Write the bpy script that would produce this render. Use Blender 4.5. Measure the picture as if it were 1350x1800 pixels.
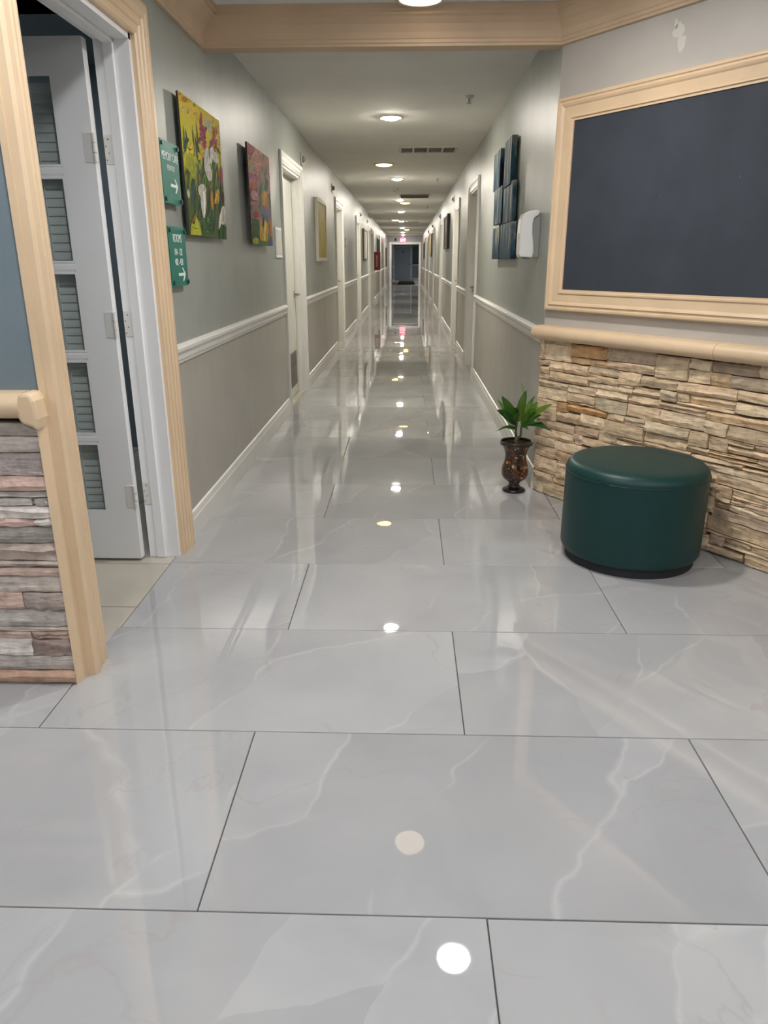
import bpy, bmesh, math, random
from mathutils import Vector, Matrix
random.seed(7)
for o in list(bpy.data.objects): bpy.data.objects.remove(o)
scene = bpy.context.scene
C = scene.collection

# ------------------------------------------------------------------ camera
F_PX, PITCH, YAW, ROLL, CAM_H = 1295.03, 0.330031, 0.0302263, -0.0016041, 1.265919
cd = bpy.data.cameras.new('camera'); cam = bpy.data.objects.new('camera', cd); C.objects.link(cam)
cd.sensor_width = 36.0; cd.lens = F_PX * 36.0 / 1800.0; cd.clip_start = 0.05; cd.clip_end = 200
fw = Vector((-math.sin(YAW)*math.cos(PITCH), math.cos(YAW)*math.cos(PITCH), -math.sin(PITCH)))
rt = Vector((math.cos(YAW), math.sin(YAW), 0)); up = rt.cross(fw)
r2 = rt*math.cos(ROLL) + up*math.sin(ROLL); u2 = up*math.cos(ROLL) - rt*math.sin(ROLL)
M3 = Matrix((r2, u2, -fw)).transposed()
cam.matrix_world = Matrix.Translation((0, 0, CAM_H)) @ M3.to_4x4()
scene.camera = cam
cy = scene.cycles; cy.max_bounces = 7; cy.diffuse_bounces = 4; cy.glossy_bounces = 3; cy.transmission_bounces = 4; cy.transparent_max_bounces = 8

# ------------------------------------------------------------------ world, exposure
w = bpy.data.worlds.new('world'); scene.world = w; w.use_nodes = True
w.node_tree.nodes['Background'].inputs[0].default_value = (0.5, 0.55, 0.6, 1)
w.node_tree.nodes['Background'].inputs[1].default_value = 0.02
vs = scene.view_settings
vs.view_transform = 'Standard'; vs.look = 'None'; vs.gamma = 1.0; vs.exposure = 1.57; vs.use_curve_mapping = False
E_WHITE = 195.0      # radiance of the corridor bulbs
E_WARM = 5.5       # radiance of the warm flush discs
E_LOBBY = 77.0      # radiance of the lobby downlights

# ------------------------------------------------------------------ layout
XL, XR, ZC, YEND = -1.02, 0.745, 2.40, 39.0
YH = 4.13                                   # header over the corridor mouth
AX, AY = 0.745, 4.13                        # corner where the angled wall starts
DX, DY = 0.56, -0.8285                      # direction of the angled wall
_l = math.hypot(DX, DY); DX /= _l; DY /= _l
NX, NY = DY, -DX                            # its normal, into the lobby
ALEN = 2.4
YS = 2.05                                   # plane of the lobby's stone wall on the left

# ------------------------------------------------------------------ materials
MATS = {}
def new_mat(name):
    m = bpy.data.materials.new(name); m.use_nodes = True
    nt = m.node_tree; b = nt.nodes['Principled BSDF']
    MATS[name] = m
    return m, nt, b
def N(nt, t, **kw):
    n = nt.nodes.new(t)
    for k, v in kw.items():
        if k.startswith('i_'): n.inputs[k[2:].replace('_', ' ')].default_value = v
        else: setattr(n, k, v)
    return n
def L(nt, a, b): nt.links.new(a, b)
def ramp(nt, fac, stops):
    r = nt.nodes.new('ShaderNodeValToRGB'); e = r.color_ramp.elements
    while len(e) < len(stops): e.new(0.5)
    for i, (p, c) in enumerate(stops):
        e[i].position = p; e[i].color = (*c, 1) if len(c) == 3 else c
    L(nt, fac, r.inputs[0]); return r.outputs[0]
def mixc(nt, fac, a, b, mode='MIX'):
    m = nt.nodes.new('ShaderNodeMix'); m.data_type = 'RGBA'; m.blend_type = mode
    for s, v in ((m.inputs[0], fac), (m.inputs[6], a), (m.inputs[7], b)):
        if hasattr(v, 'is_linked') or hasattr(v, 'links'): L(nt, v, s)
        elif isinstance(v, (int, float)): s.default_value = v
        else: s.default_value = (*v, 1) if len(v) == 3 else v
    return m.outputs[2]
def bump(nt, b, h, strength, dist=0.01):
    n = N(nt, 'ShaderNodeBump'); n.inputs['Strength'].default_value = strength; n.inputs['Distance'].default_value = dist
    L(nt, h, n.inputs['Height']); L(nt, n.outputs[0], b.inputs['Normal'])
def simple(name, col, rough=0.5, metal=0.0, noise=0.0, nscale=20, bmp=0.0, bscale=120, spec=0.5, coat=0.0):
    m, nt, b = new_mat(name)
    b.inputs['Base Color'].default_value = (*col, 1); b.inputs['Roughness'].default_value = rough
    b.inputs['Metallic'].default_value = metal; b.inputs['Specular IOR Level'].default_value = spec
    b.inputs['Coat Weight'].default_value = coat
    tc = N(nt, 'ShaderNodeTexCoord')
    if noise:
        n = N(nt, 'ShaderNodeTexNoise', i_Scale=nscale, i_Detail=4.0); L(nt, tc.outputs['Object'], n.inputs['Vector'])
        lo = tuple(c*(1-noise) for c in col); hi = tuple(min(1, c*(1+noise)) for c in col)
        L(nt, ramp(nt, n.outputs[0], [(0.3, lo), (0.7, hi)]), b.inputs['Base Color'])
    if bmp:
        n = N(nt, 'ShaderNodeTexNoise', i_Scale=bscale, i_Detail=3.0); L(nt, tc.outputs['Object'], n.inputs['Vector'])
        bump(nt, b, n.outputs[0], bmp)
    return m
def emit(name, col, s):
    m, nt, b = new_mat(name)
    b.inputs['Base Color'].default_value = (*col, 1); b.inputs['Emission Color'].default_value = (*col, 1)
    b.inputs['Emission Strength'].default_value = s; b.inputs['Roughness'].default_value = 0.4
    return m

def wall_mat(name, upper, lower, split=0.86, rough=0.36):
    m, nt, b = new_mat(name)
    g = N(nt, 'ShaderNodeNewGeometry'); sx = N(nt, 'ShaderNodeSeparateXYZ'); L(nt, g.outputs['Position'], sx.inputs[0])
    lt = N(nt, 'ShaderNodeMath', operation='GREATER_THAN'); L(nt, sx.outputs[2], lt.inputs[0]); lt.inputs[1].default_value = split
    col = mixc(nt, lt.outputs[0], lower, upper)
    n = N(nt, 'ShaderNodeTexNoise', i_Scale=3.0, i_Detail=5.0); L(nt, g.outputs['Position'], n.inputs['Vector'])
    v = ramp(nt, n.outputs[0], [(0.3, (0.93,)*3), (0.7, (1.05,)*3)])
    L(nt, mixc(nt, 1.0, col, v, 'MULTIPLY'), b.inputs['Base Color'])
    # vertical brush and roller streaks in the sheen
    mp = N(nt, 'ShaderNodeMapping'); mp.inputs['Scale'].default_value = (9, 9, 0.7); L(nt, g.outputs['Position'], mp.inputs[0])
    s = N(nt, 'ShaderNodeTexNoise', i_Scale=1.1, i_Detail=2.0); L(nt, mp.outputs[0], s.inputs['Vector'])
    rr = N(nt, 'ShaderNodeMapRange'); rr.inputs[3].default_value = rough-0.025; rr.inputs[4].default_value = rough+0.03
    rr.inputs[1].default_value = 0.3; rr.inputs[2].default_value = 0.7
    L(nt, s.outputs[0], rr.inputs[0]); L(nt, rr.outputs[0], b.inputs['Roughness'])
    o = N(nt, 'ShaderNodeTexNoise', i_Scale=190.0, i_Detail=2.0); L(nt, g.outputs['Position'], o.inputs['Vector'])
    bump(nt, b, o.outputs[0], 0.28, 0.004)
    return m

wall_mat('wall_paint', (0.335, 0.355, 0.325), (0.42, 0.40, 0.355))
simple('angled_paint', (0.49, 0.462, 0.425), 0.5, noise=0.05, nscale=4, bmp=0.15, bscale=180)
simple('patch_paint', (0.62, 0.60, 0.54), 0.55)
simple('blue_paint', (0.17, 0.22, 0.25), 0.45, noise=0.06, nscale=4, bmp=0.1, bscale=180)
simple('room_paint', (0.22, 0.26, 0.28), 0.6)
simple('ceiling_paint', (0.78, 0.75, 0.69), 0.85, noise=0.04, nscale=2, bmp=0.12, bscale=60)
simple('lobby_ceiling_paint', (0.75, 0.77, 0.77), 0.85, bmp=0.12, bscale=60)
simple('white_paint', (0.74, 0.725, 0.685), 0.32, noise=0.03, nscale=6)
simple('door_white', (0.87, 0.87, 0.87), 0.38, noise=0.03, nscale=3)
simple('cream_jamb', (0.66, 0.66, 0.58), 0.38, noise=0.03, nscale=4)
simple('tan_trim', (0.70, 0.525, 0.345), 0.42, noise=0.06, nscale=5, bmp=0.05, bscale=40)
simple('crown_trim', (0.62, 0.465, 0.32), 0.55, noise=0.10, nscale=3, bmp=0.05, bscale=40)
simple('caulk', (0.74, 0.66, 0.54), 0.7, bmp=0.6, bscale=60)
simple('grout', (0.30, 0.27, 0.25), 0.8)
simple('mortar', (0.16, 0.125, 0.095), 0.95, bmp=0.6, bscale=50)
simple('left_mortar', (0.10, 0.085, 0.08), 0.95, bmp=0.6, bscale=50)
simple('beige_tile', (0.50, 0.46, 0.39), 0.35, noise=0.10, nscale=4)
simple('black_metal', (0.02, 0.02, 0.022), 0.4, 0.3)
simple('dark_gap', (0.012, 0.014, 0.018), 0.7)
simple('chrome', (0.55, 0.55, 0.54), 0.25, 1.0)
simple('nickel', (0.40, 0.38, 0.34), 0.35, 0.9)
simple('sign_teal', (0.010, 0.17, 0.125), 0.4, spec=0.3)
simple('sign_back', (0.02, 0.05, 0.045), 0.3)
simple('sign_white', (0.82, 0.84, 0.82), 0.5)
simple('paper', (0.62, 0.60, 0.55), 0.7, noise=0.05, nscale=12)
simple('canvas_edge', (0.035, 0.035, 0.035), 0.8)
simple('cream_frame', (0.62, 0.58, 0.49), 0.5)
simple('brown_frame', (0.13, 0.065, 0.03), 0.45)
simple('dark_frame', (0.03, 0.022, 0.018), 0.4)
simple('dispenser_white', (0.72, 0.72, 0.71), 0.22, coat=0.3)
simple('dispenser_grey', (0.25, 0.25, 0.24), 0.4)
simple('fire_red', (0.22, 0.006, 0.01), 0.35)
simple('vent_white', (0.60, 0.57, 0.52), 0.6)
simple('vent_dark', (0.50, 0.45, 0.40), 0.8)
simple('grille_grey', (0.17, 0.155, 0.125), 0.5)
simple('mat_black', (0.008, 0.008, 0.009), 0.95, bmp=0.5, bscale=80)
simple('soil', (0.02, 0.013, 0.008), 0.95, bmp=0.8, bscale=60)
simple('stem_green', (0.05, 0.055, 0.02), 0.6)
simple('vase_black', (0.006, 0.005, 0.006), 0.08, coat=0.6)
simple('blind_slat', (0.60, 0.63, 0.61), 0.5)
simple('cord', (0.68, 0.69, 0.67), 0.6)
simple('end_door', (0.36, 0.41, 0.45), 0.5)
simple('end_wall_paint', (0.30, 0.31, 0.34), 0.5)
simple('vestibule_paint', (0.26, 0.30, 0.34), 0.6)
simple('teal_dark', (0.012, 0.035, 0.04), 0.4)
emit('bulb_white', (1.0, 0.935, 0.83), E_WHITE)
emit('bulb_lobby', (0.975, 0.985, 1.0), E_LOBBY)
emit('bulb_lobby_main', (1.0, 0.97, 0.93), E_LOBBY*1.45)
emit('disc_warm', (1.0, 0.60, 0.15), E_WARM)
emit('fixture_warm', (1.0, 0.80, 0.55), 1.0)
emit('added_room_light', (0.85, 0.93, 1.0), 45.0)
emit('added_vestibule_light', (0.97, 0.98, 1.0), 130.0)
emit('exit_red', (1.0, 0.03, 0.07), 2.2)
emit('exit_pale', (1.0, 0.35, 0.38), 2.0)

# polished porcelain
m, nt, b = new_mat('floor_tile')
tc = N(nt, 'ShaderNodeTexCoord'); oi = N(nt, 'ShaderNodeObjectInfo')
sc1 = N(nt, 'ShaderNodeMath', operation='MULTIPLY'); L(nt, oi.outputs['Random'], sc1.inputs[0]); sc1.inputs[1].default_value = 37.0
cmb = N(nt, 'ShaderNodeCombineXYZ'); L(nt, sc1.outputs[0], cmb.inputs[0]); L(nt, sc1.outputs[0], cmb.inputs[2])
add = N(nt, 'ShaderNodeVectorMath', operation='ADD'); L(nt, tc.outputs['Object'], add.inputs[0]); L(nt, cmb.outputs[0], add.inputs[1])
P = add.outputs[0]
cl = N(nt, 'ShaderNodeTexNoise', i_Scale=2.2, i_Detail=6.0, i_Distortion=0.6); L(nt, P, cl.inputs['Vector'])
base = ramp(nt, cl.outputs[0], [(0.25, (0.35, 0.35, 0.355)), (0.5, (0.395, 0.395, 0.40)), (0.78, (0.44, 0.44, 0.438))])
dn = N(nt, 'ShaderNodeTexNoise', i_Scale=2.6, i_Detail=3.0); L(nt, P, dn.inputs['Vector'])
dv = N(nt, 'ShaderNodeVectorMath', operation='MULTIPLY_ADD'); L(nt, dn.outputs['Color'], dv.inputs[0]); dv.inputs[1].default_value = (0.26, 0.26, 0.0); L(nt, P, dv.inputs[2])
mr = N(nt, 'ShaderNodeMapping'); mr.inputs['Rotation'].default_value = (0, 0, 0.5); L(nt, dv.outputs[0], mr.inputs[0])
mp = N(nt, 'ShaderNodeMapping'); mp.inputs['Scale'].default_value = (2.2, 0.85, 1); L(nt, mr.outputs[0], mp.inputs[0])
vo = N(nt, 'ShaderNodeTexVoronoi', feature='DISTANCE_TO_EDGE', i_Scale=0.95); L(nt, mp.outputs[0], vo.inputs['Vector'])
vc = N(nt, 'ShaderNodeTexVoronoi', feature='F1', i_Scale=0.95); L(nt, mp.outputs[0], vc.inputs['Vector'])
sepc = N(nt, 'ShaderNodeSeparateColor'); L(nt, vc.outputs['Color'], sepc.inputs[0])
cellv = ramp(nt, sepc.outputs[0], [(0.0, (0.94,)*3), (1.0, (1.08,)*3)])
col = mixc(nt, 1.0, base, cellv, 'MULTIPLY')
gate = N(nt, 'ShaderNodeTexNoise', i_Scale=3.5, i_Detail=2.0); L(nt, P, gate.inputs['Vector'])
gt = ramp(nt, gate.outputs[0], [(0.42, (0, 0, 0)), (0.60, (1, 1, 1))])
vein = ramp(nt, vo.outputs['Distance'], [(0.0, (0.32,)*3), (0.005, (0.18,)*3), (0.016, (0, 0, 0))])
vf = mixc(nt, 1.0, vein, gt, 'MULTIPLY')
col = mixc(nt, vf, col, (0.62, 0.61, 0.60))
rg = N(nt, 'ShaderNodeTexNoise', i_Scale=1.7, i_Detail=5.0, i_Distortion=0.5); L(nt, P, rg.inputs['Vector'])
ab = N(nt, 'ShaderNodeMath', operation='SUBTRACT'); L(nt, rg.outputs[0], ab.inputs[0]); ab.inputs[1].default_value = 0.5
ab2 = N(nt, 'ShaderNodeMath', operation='ABSOLUTE'); L(nt, ab.outputs[0], ab2.inputs[0])
vein2 = ramp(nt, ab2.outputs[0], [(0.0, (0.4,)*3), (0.006, (0, 0, 0))])
col = mixc(nt, mixc(nt, 1.0, vein2, gt, 'MULTIPLY'), col, (0.36, 0.32, 0.30))
L(nt, col, b.inputs['Base Color']); b.inputs['Roughness'].default_value = 0.016; b.inputs['IOR'].default_value = 1.66
g = N(nt, 'ShaderNodeNewGeometry')
wv = N(nt, 'ShaderNodeTexNoise', i_Scale=3.2, i_Detail=1.0); L(nt, g.outputs['Position'], wv.inputs['Vector'])
bump(nt, b, wv.outputs[0], 0.06, 0.012)

# ledgestone, tint carried by the object's own colour
def stone_mat(name, rough=0.85):
    m, nt, b = new_mat(name)
    oi = N(nt, 'ShaderNodeObjectInfo'); g = N(nt, 'ShaderNodeNewGeometry')
    n = N(nt, 'ShaderNodeTexNoise', i_Scale=26.0, i_Detail=6.0); L(nt, g.outputs['Position'], n.inputs['Vector'])
    mp = N(nt, 'ShaderNodeMapping'); mp.inputs['Scale'].default_value = (9, 9, 60); L(nt, g.outputs['Position'], mp.inputs[0])
    st = N(nt, 'ShaderNodeTexNoise', i_Scale=1.0, i_Detail=5.0); L(nt, mp.outputs[0], st.inputs['Vector'])
    c = mixc(nt, 1.0, oi.outputs['Color'], ramp(nt, n.outputs[0], [(0.28, (0.74, 0.72, 0.69)), (0.5, (1, 1, 1)), (0.72, (1.18, 1.16, 1.12))]), 'MULTIPLY')
    c = mixc(nt, 1.0, c, ramp(nt, st.outputs[0], [(0.3, (0.84,)*3), (0.7, (1.1,)*3)]), 'MULTIPLY')
    L(nt, c, b.inputs['Base Color']); b.inputs['Roughness'].default_value = rough
    ad = N(nt, 'ShaderNodeMath', operation='ADD'); L(nt, n.outputs[0], ad.inputs[0]); L(nt, st.outputs[0], ad.inputs[1])
    bump(nt, b, ad.outputs[0], 0.8, 0.012)
    return m
stone_mat('ledgestone')

# green vinyl
m, nt, b = new_mat('green_vinyl')
b.inputs['Base Color'].default_value = (0.005, 0.038, 0.036, 1); b.inputs['Roughness'].default_value = 0.42; b.inputs['Specular IOR Level'].default_value = 0.35
tc = N(nt, 'ShaderNodeTexCoord'); n = N(nt, 'ShaderNodeTexNoise', i_Scale=260.0, i_Detail=2.0); L(nt, tc.outputs['Object'], n.inputs['Vector'])
bump(nt, b, n.outputs[0], 0.12, 0.002)

# slate-blue board cloth with scuffs
m, nt, b = new_mat('board_cloth')
g = N(nt, 'ShaderNodeNewGeometry'); n = N(nt, 'ShaderNodeTexNoise', i_Scale=5.0, i_Detail=5.0); L(nt, g.outputs['Position'], n.inputs['Vector'])
c = ramp(nt, n.outputs[0], [(0.3, (0.030, 0.037, 0.050)), (0.7, (0.040, 0.048, 0.064))])
s = N(nt, 'ShaderNodeTexNoise', i_Scale=38.0, i_Detail=6.0); L(nt, g.outputs['Position'], s.inputs['Vector'])
sf = ramp(nt, s.outputs[0], [(0.69, (0, 0, 0)), (0.76, (1, 1, 1))])
k = N(nt, 'ShaderNodeTexNoise', i_Scale=3.0, i_Detail=1.0); L(nt, g.outputs['Position'], k.inputs['Vector'])
kf = ramp(nt, k.outputs[0], [(0.52, (0, 0, 0)), (0.68, (0.55,)*3)])
L(nt, mixc(nt, mixc(nt, 1.0, sf, kf, 'MULTIPLY'), c, (0.20, 0.21, 0.19)), b.inputs['Base Color']); b.inputs['Roughness'].default_value = 0.8
wv = N(nt, 'ShaderNodeTexNoise', i_Scale=300.0); L(nt, g.outputs['Position'], wv.inputs['Vector']); bump(nt, b, wv.outputs[0], 0.4, 0.003)

# mosaic glass
m, nt, b = new_mat('mosaic')
tc = N(nt, 'ShaderNodeTexCoord'); vo = N(nt, 'ShaderNodeTexVoronoi', i_Scale=58.0); L(nt, tc.outputs['Object'], vo.inputs['Vector'])
sp = N(nt, 'ShaderNodeSeparateColor'); L(nt, vo.outputs['Color'], sp.inputs[0])
c = ramp(nt, sp.outputs[0], [(0.0, (0.07, 0.018, 0.006)), (0.25, (0.15, 0.038, 0.008)), (0.45, (0.035, 0.014, 0.035)), (0.6, (0.20, 0.075, 0.013)), (0.78, (0.06, 0.04, 0.01)), (0.94, (0.38, 0.25, 0.12))])
c.node.color_ramp.interpolation = 'CONSTANT'
ve = N(nt, 'ShaderNodeTexVoronoi', feature='DISTANCE_TO_EDGE', i_Scale=58.0); L(nt, tc.outputs['Object'], ve.inputs['Vector'])
ef = ramp(nt, ve.outputs['Distance'], [(0.05, (0, 0, 0)), (0.12, (1, 1, 1))])
L(nt, mixc(nt, ef, (0.01, 0.008, 0.008), c), b.inputs['Base Color']); b.inputs['Roughness'].default_value = 0.16
b.inputs['Coat Weight'].default_value = 0.4
bump(nt, b, ef, 0.3, 0.004)

# leaves
m, nt, b = new_mat('leaf')
oi = N(nt, 'ShaderNodeObjectInfo')
c = ramp(nt, oi.outputs['Random'], [(0.0, (0.014, 0.06, 0.012)), (0.55, (0.04, 0.12, 0.016)), (1.0, (0.13, 0.22, 0.025))])
L(nt, c, b.inputs['Base Color']); b.inputs['Roughness'].default_value = 0.33

# door panes: clear thin glass
m, nt, b = new_mat('pane_glass')
gl = N(nt, 'ShaderNodeBsdfGlossy'); gl.inputs['Roughness'].default_value = 0.03
tr = N(nt, 'ShaderNodeBsdfTransparent'); tr.inputs[0].default_value = (0.95, 0.965, 0.96, 1)
lw = N(nt, 'ShaderNodeLayerWeight'); pw5 = N(nt, 'ShaderNodeMath', operation='POWER'); L(nt, lw.outputs['Facing'], pw5.inputs[0]); pw5.inputs[1].default_value = 4.0
fr = N(nt, 'ShaderNodeMath', operation='MULTIPLY_ADD'); L(nt, pw5.outputs[0], fr.inputs[0]); fr.inputs[1].default_value = 0.8; fr.inputs[2].default_value = 0.03
mx = N(nt, 'ShaderNodeMixShader'); L(nt, fr.outputs[0], mx.inputs[0]); L(nt, tr.outputs[0], mx.inputs[1]); L(nt, gl.outputs[0], mx.inputs[2])
L(nt, mx.outputs[0], nt.nodes['Material Output'].inputs[0])

# painted colours carried by a colour attribute
m, nt, b = new_mat('paint_strokes')
a = N(nt, 'ShaderNodeVertexColor'); a.layer_name = 'Col'
g = N(nt, 'ShaderNodeNewGeometry'); n = N(nt, 'ShaderNodeTexNoise', i_Scale=60.0, i_Detail=4.0); L(nt, g.outputs['Position'], n.inputs['Vector'])
L(nt, mixc(nt, 1.0, a.outputs[0], ramp(nt, n.outputs[0], [(0.3, (0.72,)*3), (0.7, (1.2,)*3)]), 'MULTIPLY'), b.inputs['Base Color'])
b.inputs['Roughness'].default_value = 0.65; b.inputs['Specular IOR Level'].default_value = 0.2

def ground(name, stops, scale=(1, 1, 1), nsc=4.0, axis=2, mixn=0.5):
    """painted ground: blend along local z with noise"""
    m, nt, b = new_mat(name)
    tc = N(nt, 'ShaderNodeTexCoord'); s = N(nt, 'ShaderNodeSeparateXYZ'); L(nt, tc.outputs['Generated'], s.inputs[0])
    mp = N(nt, 'ShaderNodeMapping'); mp.inputs['Scale'].default_value = scale; L(nt, tc.outputs['Object'], mp.inputs[0])
    oi = N(nt, 'ShaderNodeObjectInfo')
    n = N(nt, 'ShaderNodeTexNoise', noise_dimensions='4D', i_Scale=nsc, i_Detail=5.0); L(nt, mp.outputs[0], n.inputs['Vector'])
    ml = N(nt, 'ShaderNodeMath', operation='MULTIPLY'); L(nt, oi.outputs['Random'], ml.inputs[0]); ml.inputs[1].default_value = 20; L(nt, ml.outputs[0], n.inputs['W'])
    mm = N(nt, 'ShaderNodeMath', operation='MULTIPLY_ADD'); L(nt, n.outputs[0], mm.inputs[0]); mm.inputs[1].default_value = mixn*2
    su = N(nt, 'ShaderNodeMath', operation='MULTIPLY_ADD'); L(nt, s.outputs[axis], su.inputs[0]); su.inputs[1].default_value = 1-mixn; su.inputs[2].default_value = -mixn*0.5
    L(nt, su.outputs[0], mm.inputs[2])
    L(nt, ramp(nt, mm.outputs[0], stops), b.inputs['Base Color']); b.inputs['Roughness'].default_value = 0.65; b.inputs['Specular IOR Level'].default_value = 0.25
    return m
ground('paint_yellow', [(0.0, (0.02, 0.07, 0.03)), (0.38, (0.10, 0.13, 0.02)), (0.62, (0.56, 0.50, 0.02)), (0.9, (0.72, 0.50, 0.02))], mixn=0.25)
ground('paint_garden', [(0.0, (0.10, 0.14, 0.02)), (0.3, (0.05, 0.13, 0.05)), (0.55, (0.30, 0.15, 0.12)), (0.8, (0.35, 0.10, 0.07))], mixn=0.45, nsc=7)
ground('paint_gold', [(0.1, (0.30, 0.26, 0.05)), (0.4, (0.48, 0.38, 0.06)), (0.6, (0.60, 0.52, 0.22)), (0.9, (0.55, 0.42, 0.25))], mixn=0.6, nsc=9, scale=(1, 2, 1))
ground('paint_sea', [(0.30, (0.005, 0.014, 0.028)), (0.42, (0.016, 0.055, 0.085)), (0.50, (0.03, 0.10, 0.13)), (0.58, (0.10, 0.15, 0.20)), (0.68, (0.34, 0.33, 0.27))], mixn=0.8, nsc=5, scale=(1, 5, 0.8))
ground('painted_reflection', [(0.2, (0.05, 0.045, 0.04)), (0.5, (0.20, 0.15, 0.13)), (0.8, (0.35, 0.30, 0.27))], mixn=0.7, nsc=6)  # pinkish reflections of a glossy picture, painted into its colour

# ------------------------------------------------------------------ mesh helpers
class MB:
    def __init__(s): s.v = []; s.f = []; s.c = []
    def add(s, vs, fs, col=None):
        k = len(s.v); s.v += [tuple(v) for v in vs]; s.f += [tuple(i+k for i in f) for f in fs]; s.c += [col]*len(fs); return s
    def box(s, a, b, T=None):
        x0, y0, z0 = a; x1, y1, z1 = b
        vs = [(x0,y0,z0),(x1,y0,z0),(x1,y1,z0),(x0,y1,z0),(x0,y0,z1),(x1,y0,z1),(x1,y1,z1),(x0,y1,z1)]
        if T: vs = [T(*v) for v in vs]
        return s.add(vs, [(0,3,2,1),(4,5,6,7),(0,1,5,4),(1,2,6,5),(2,3,7,6),(3,0,4,7)])
    def prism(s, prof, pts, closed=True):
        """profile points swept: pts(u,v,k) -> world for k=0,1"""
        n = len(prof)
        a = [pts(u, v, 0) for u, v in prof]; b = [pts(u, v, 1) for u, v in prof]
        fs = [(i, (i+1) % n, n+(i+1) % n, n+i) for i in range(n if closed else n-1)]
        if closed: fs += [tuple(range(n))[::-1], tuple(range(n, 2*n))]
        return s.add(a+b, fs)
    def lathe(s, prof, n=32, center=(0, 0, 0), cap=True):
        cx, cy, cz = center; vs = []; fs = []
        for r, z in prof:
            for i in range(n):
                t = 2*math.pi*i/n; vs.append((cx+r*math.cos(t), cy+r*math.sin(t), cz+z))
        for j in range(len(prof)-1):
            for i in range(n):
                fs.append((j*n+i, j*n+(i+1) % n, (j+1)*n+(i+1) % n, (j+1)*n+i))
        if cap:
            fs.append(tuple(range(n))[::-1]); fs.append(tuple((len(prof)-1)*n+i for i in range(n)))
        return s.add(vs, fs)
    def tube(s, pts, rad, n=8):
        vs = []; fs = []; pts = [Vector(p) for p in pts]
        for k, p in enumerate(pts):
            d = (pts[min(k+1, len(pts)-1)]-pts[max(k-1, 0)]).normalized()
            a = d.orthogonal().normalized(); c = d.cross(a); r = rad[k] if isinstance(rad, (list, tuple)) else rad
            for i in range(n):
                t = 2*math.pi*i/n; vs.append(p+a*(r*math.cos(t))+c*(r*math.sin(t)))
        for k in range(len(pts)-1):
            for i in range(n): fs.append((k*n+i, k*n+(i+1) % n, (k+1)*n+(i+1) % n, (k+1)*n+i))
        fs.append(tuple(range(n))[::-1]); fs.append(tuple((len(pts)-1)*n+i for i in range(n)))
        return s.add(vs, fs)
    def mesh(s, name, mat, smooth=False, recalc=True):
        me = bpy.data.meshes.new(name); me.from_pydata(s.v, [], s.f)
        if recalc:
            bm = bmesh.new(); bm.from_mesh(me); bmesh.ops.recalc_face_normals(bm, faces=bm.faces); bm.to_mesh(me); bm.free()
        if mat: me.materials.append(MATS[mat])
        if smooth:
            for p in me.polygons: p.use_smooth = True
        me.update(); return me
    def build(s, name, mat, parent=None, smooth=False, loc=None, rz=0, bevel=0, angle=None, recalc=True):
        me = s.mesh(name, mat, smooth, recalc)
        o = bpy.data.objects.new(name, me); C.objects.link(o)
        if loc: o.location = loc
        if rz: o.rotation_euler[2] = rz
        if parent: o.parent = parent
        if bevel:
            md = o.modifiers.new('bevel', 'BEVEL'); md.width = bevel; md.segments = 2; md.limit_method = 'ANGLE'; md.angle_limit = 0.7
        return o
def sharp(o, ang=0.6):
    me = o.data
    for p in me.polygons: p.use_smooth = True
    me.set_sharp_from_angle(angle=ang)
    return o
def empty(name, loc=(0, 0, 0), rz=0):
    o = bpy.data.objects.new(name, None); C.objects.link(o); o.location = loc; o.rotation_euler[2] = rz; o.empty_display_size = 0.1
    return o
def tag(o, label, cat, group=None):
    o['label'] = label; o['category'] = cat
    if group: o['group'] = group
    return o
def struct(o, label=None):
    o['kind'] = 'structure'
    if label: o['label'] = label
    return o

# local frames: (u along wall seen left-to-right, d out of the wall towards the viewer, z)
def TL_(u, d, z): return (XL+d, u, z)                 # left wall, u = world Y
def TR_(u, d, z): return (XR-d, u, z)                 # right wall, u = world Y
def TA_(u, d, z): return (AX+DX*u+NX*d, AY+DY*u+NY*d, z)   # angled wall

# ------------------------------------------------------------------ floor of big tiles
LX = 1.2165; L0 = 1.155; TH = 0.61
slab = MB()
slab.box((-3.3, -3.3, -0.12), (3.3, 4.3, -0.012)); slab.box((XL-0.01, 4.3, -0.12), (XR+0.01, YEND+0.2, -0.012))
floor = struct(slab.build('floor', 'grout'), 'polished grey marble-look tile floor')
tile_mesh = {}
def tile(x0, x1, y0, y1):
    wx, wy = x1-x0, y1-y0
    key = (round(wx, 3), round(wy, 3))
    if key not in tile_mesh:
        g = 0.0016; a, b_ = wx/2-g, wy/2-g; e = 0.0012
        m = MB()
        vs = [(-a,-b_,-0.012),(a,-b_,-0.012),(a,b_,-0.012),(-a,b_,-0.012),(-a,-b_,-e),(a,-b_,-e),(a,b_,-e),(-a,b_,-e),(-a+e,-b_+e,0),(a-e,-b_+e,0),(a-e,b_-e,0),(-a+e,b_-e,0)]
        fs = [(0,3,2,1),(8,9,10,11)]
        for i in range(4):
            j = (i+1) % 4; fs += [(i, j, j+4, i+4), (i+4, j+4, j+8, i+8)]
        m.add(vs, fs); tile_mesh[key] = m.mesh('floor_tile', 'floor_tile', recalc=False)
    o = bpy.data.objects.new('floor_tile', tile_mesh[key]); C.objects.link(o); o.parent = floor
    o.location = ((x0+x1)/2, (y0+y1)/2, random.uniform(-0.0003, 0))
    o.rotation_euler = (random.gauss(0, 0.0011), random.gauss(0, 0.0007), 0)
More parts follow.
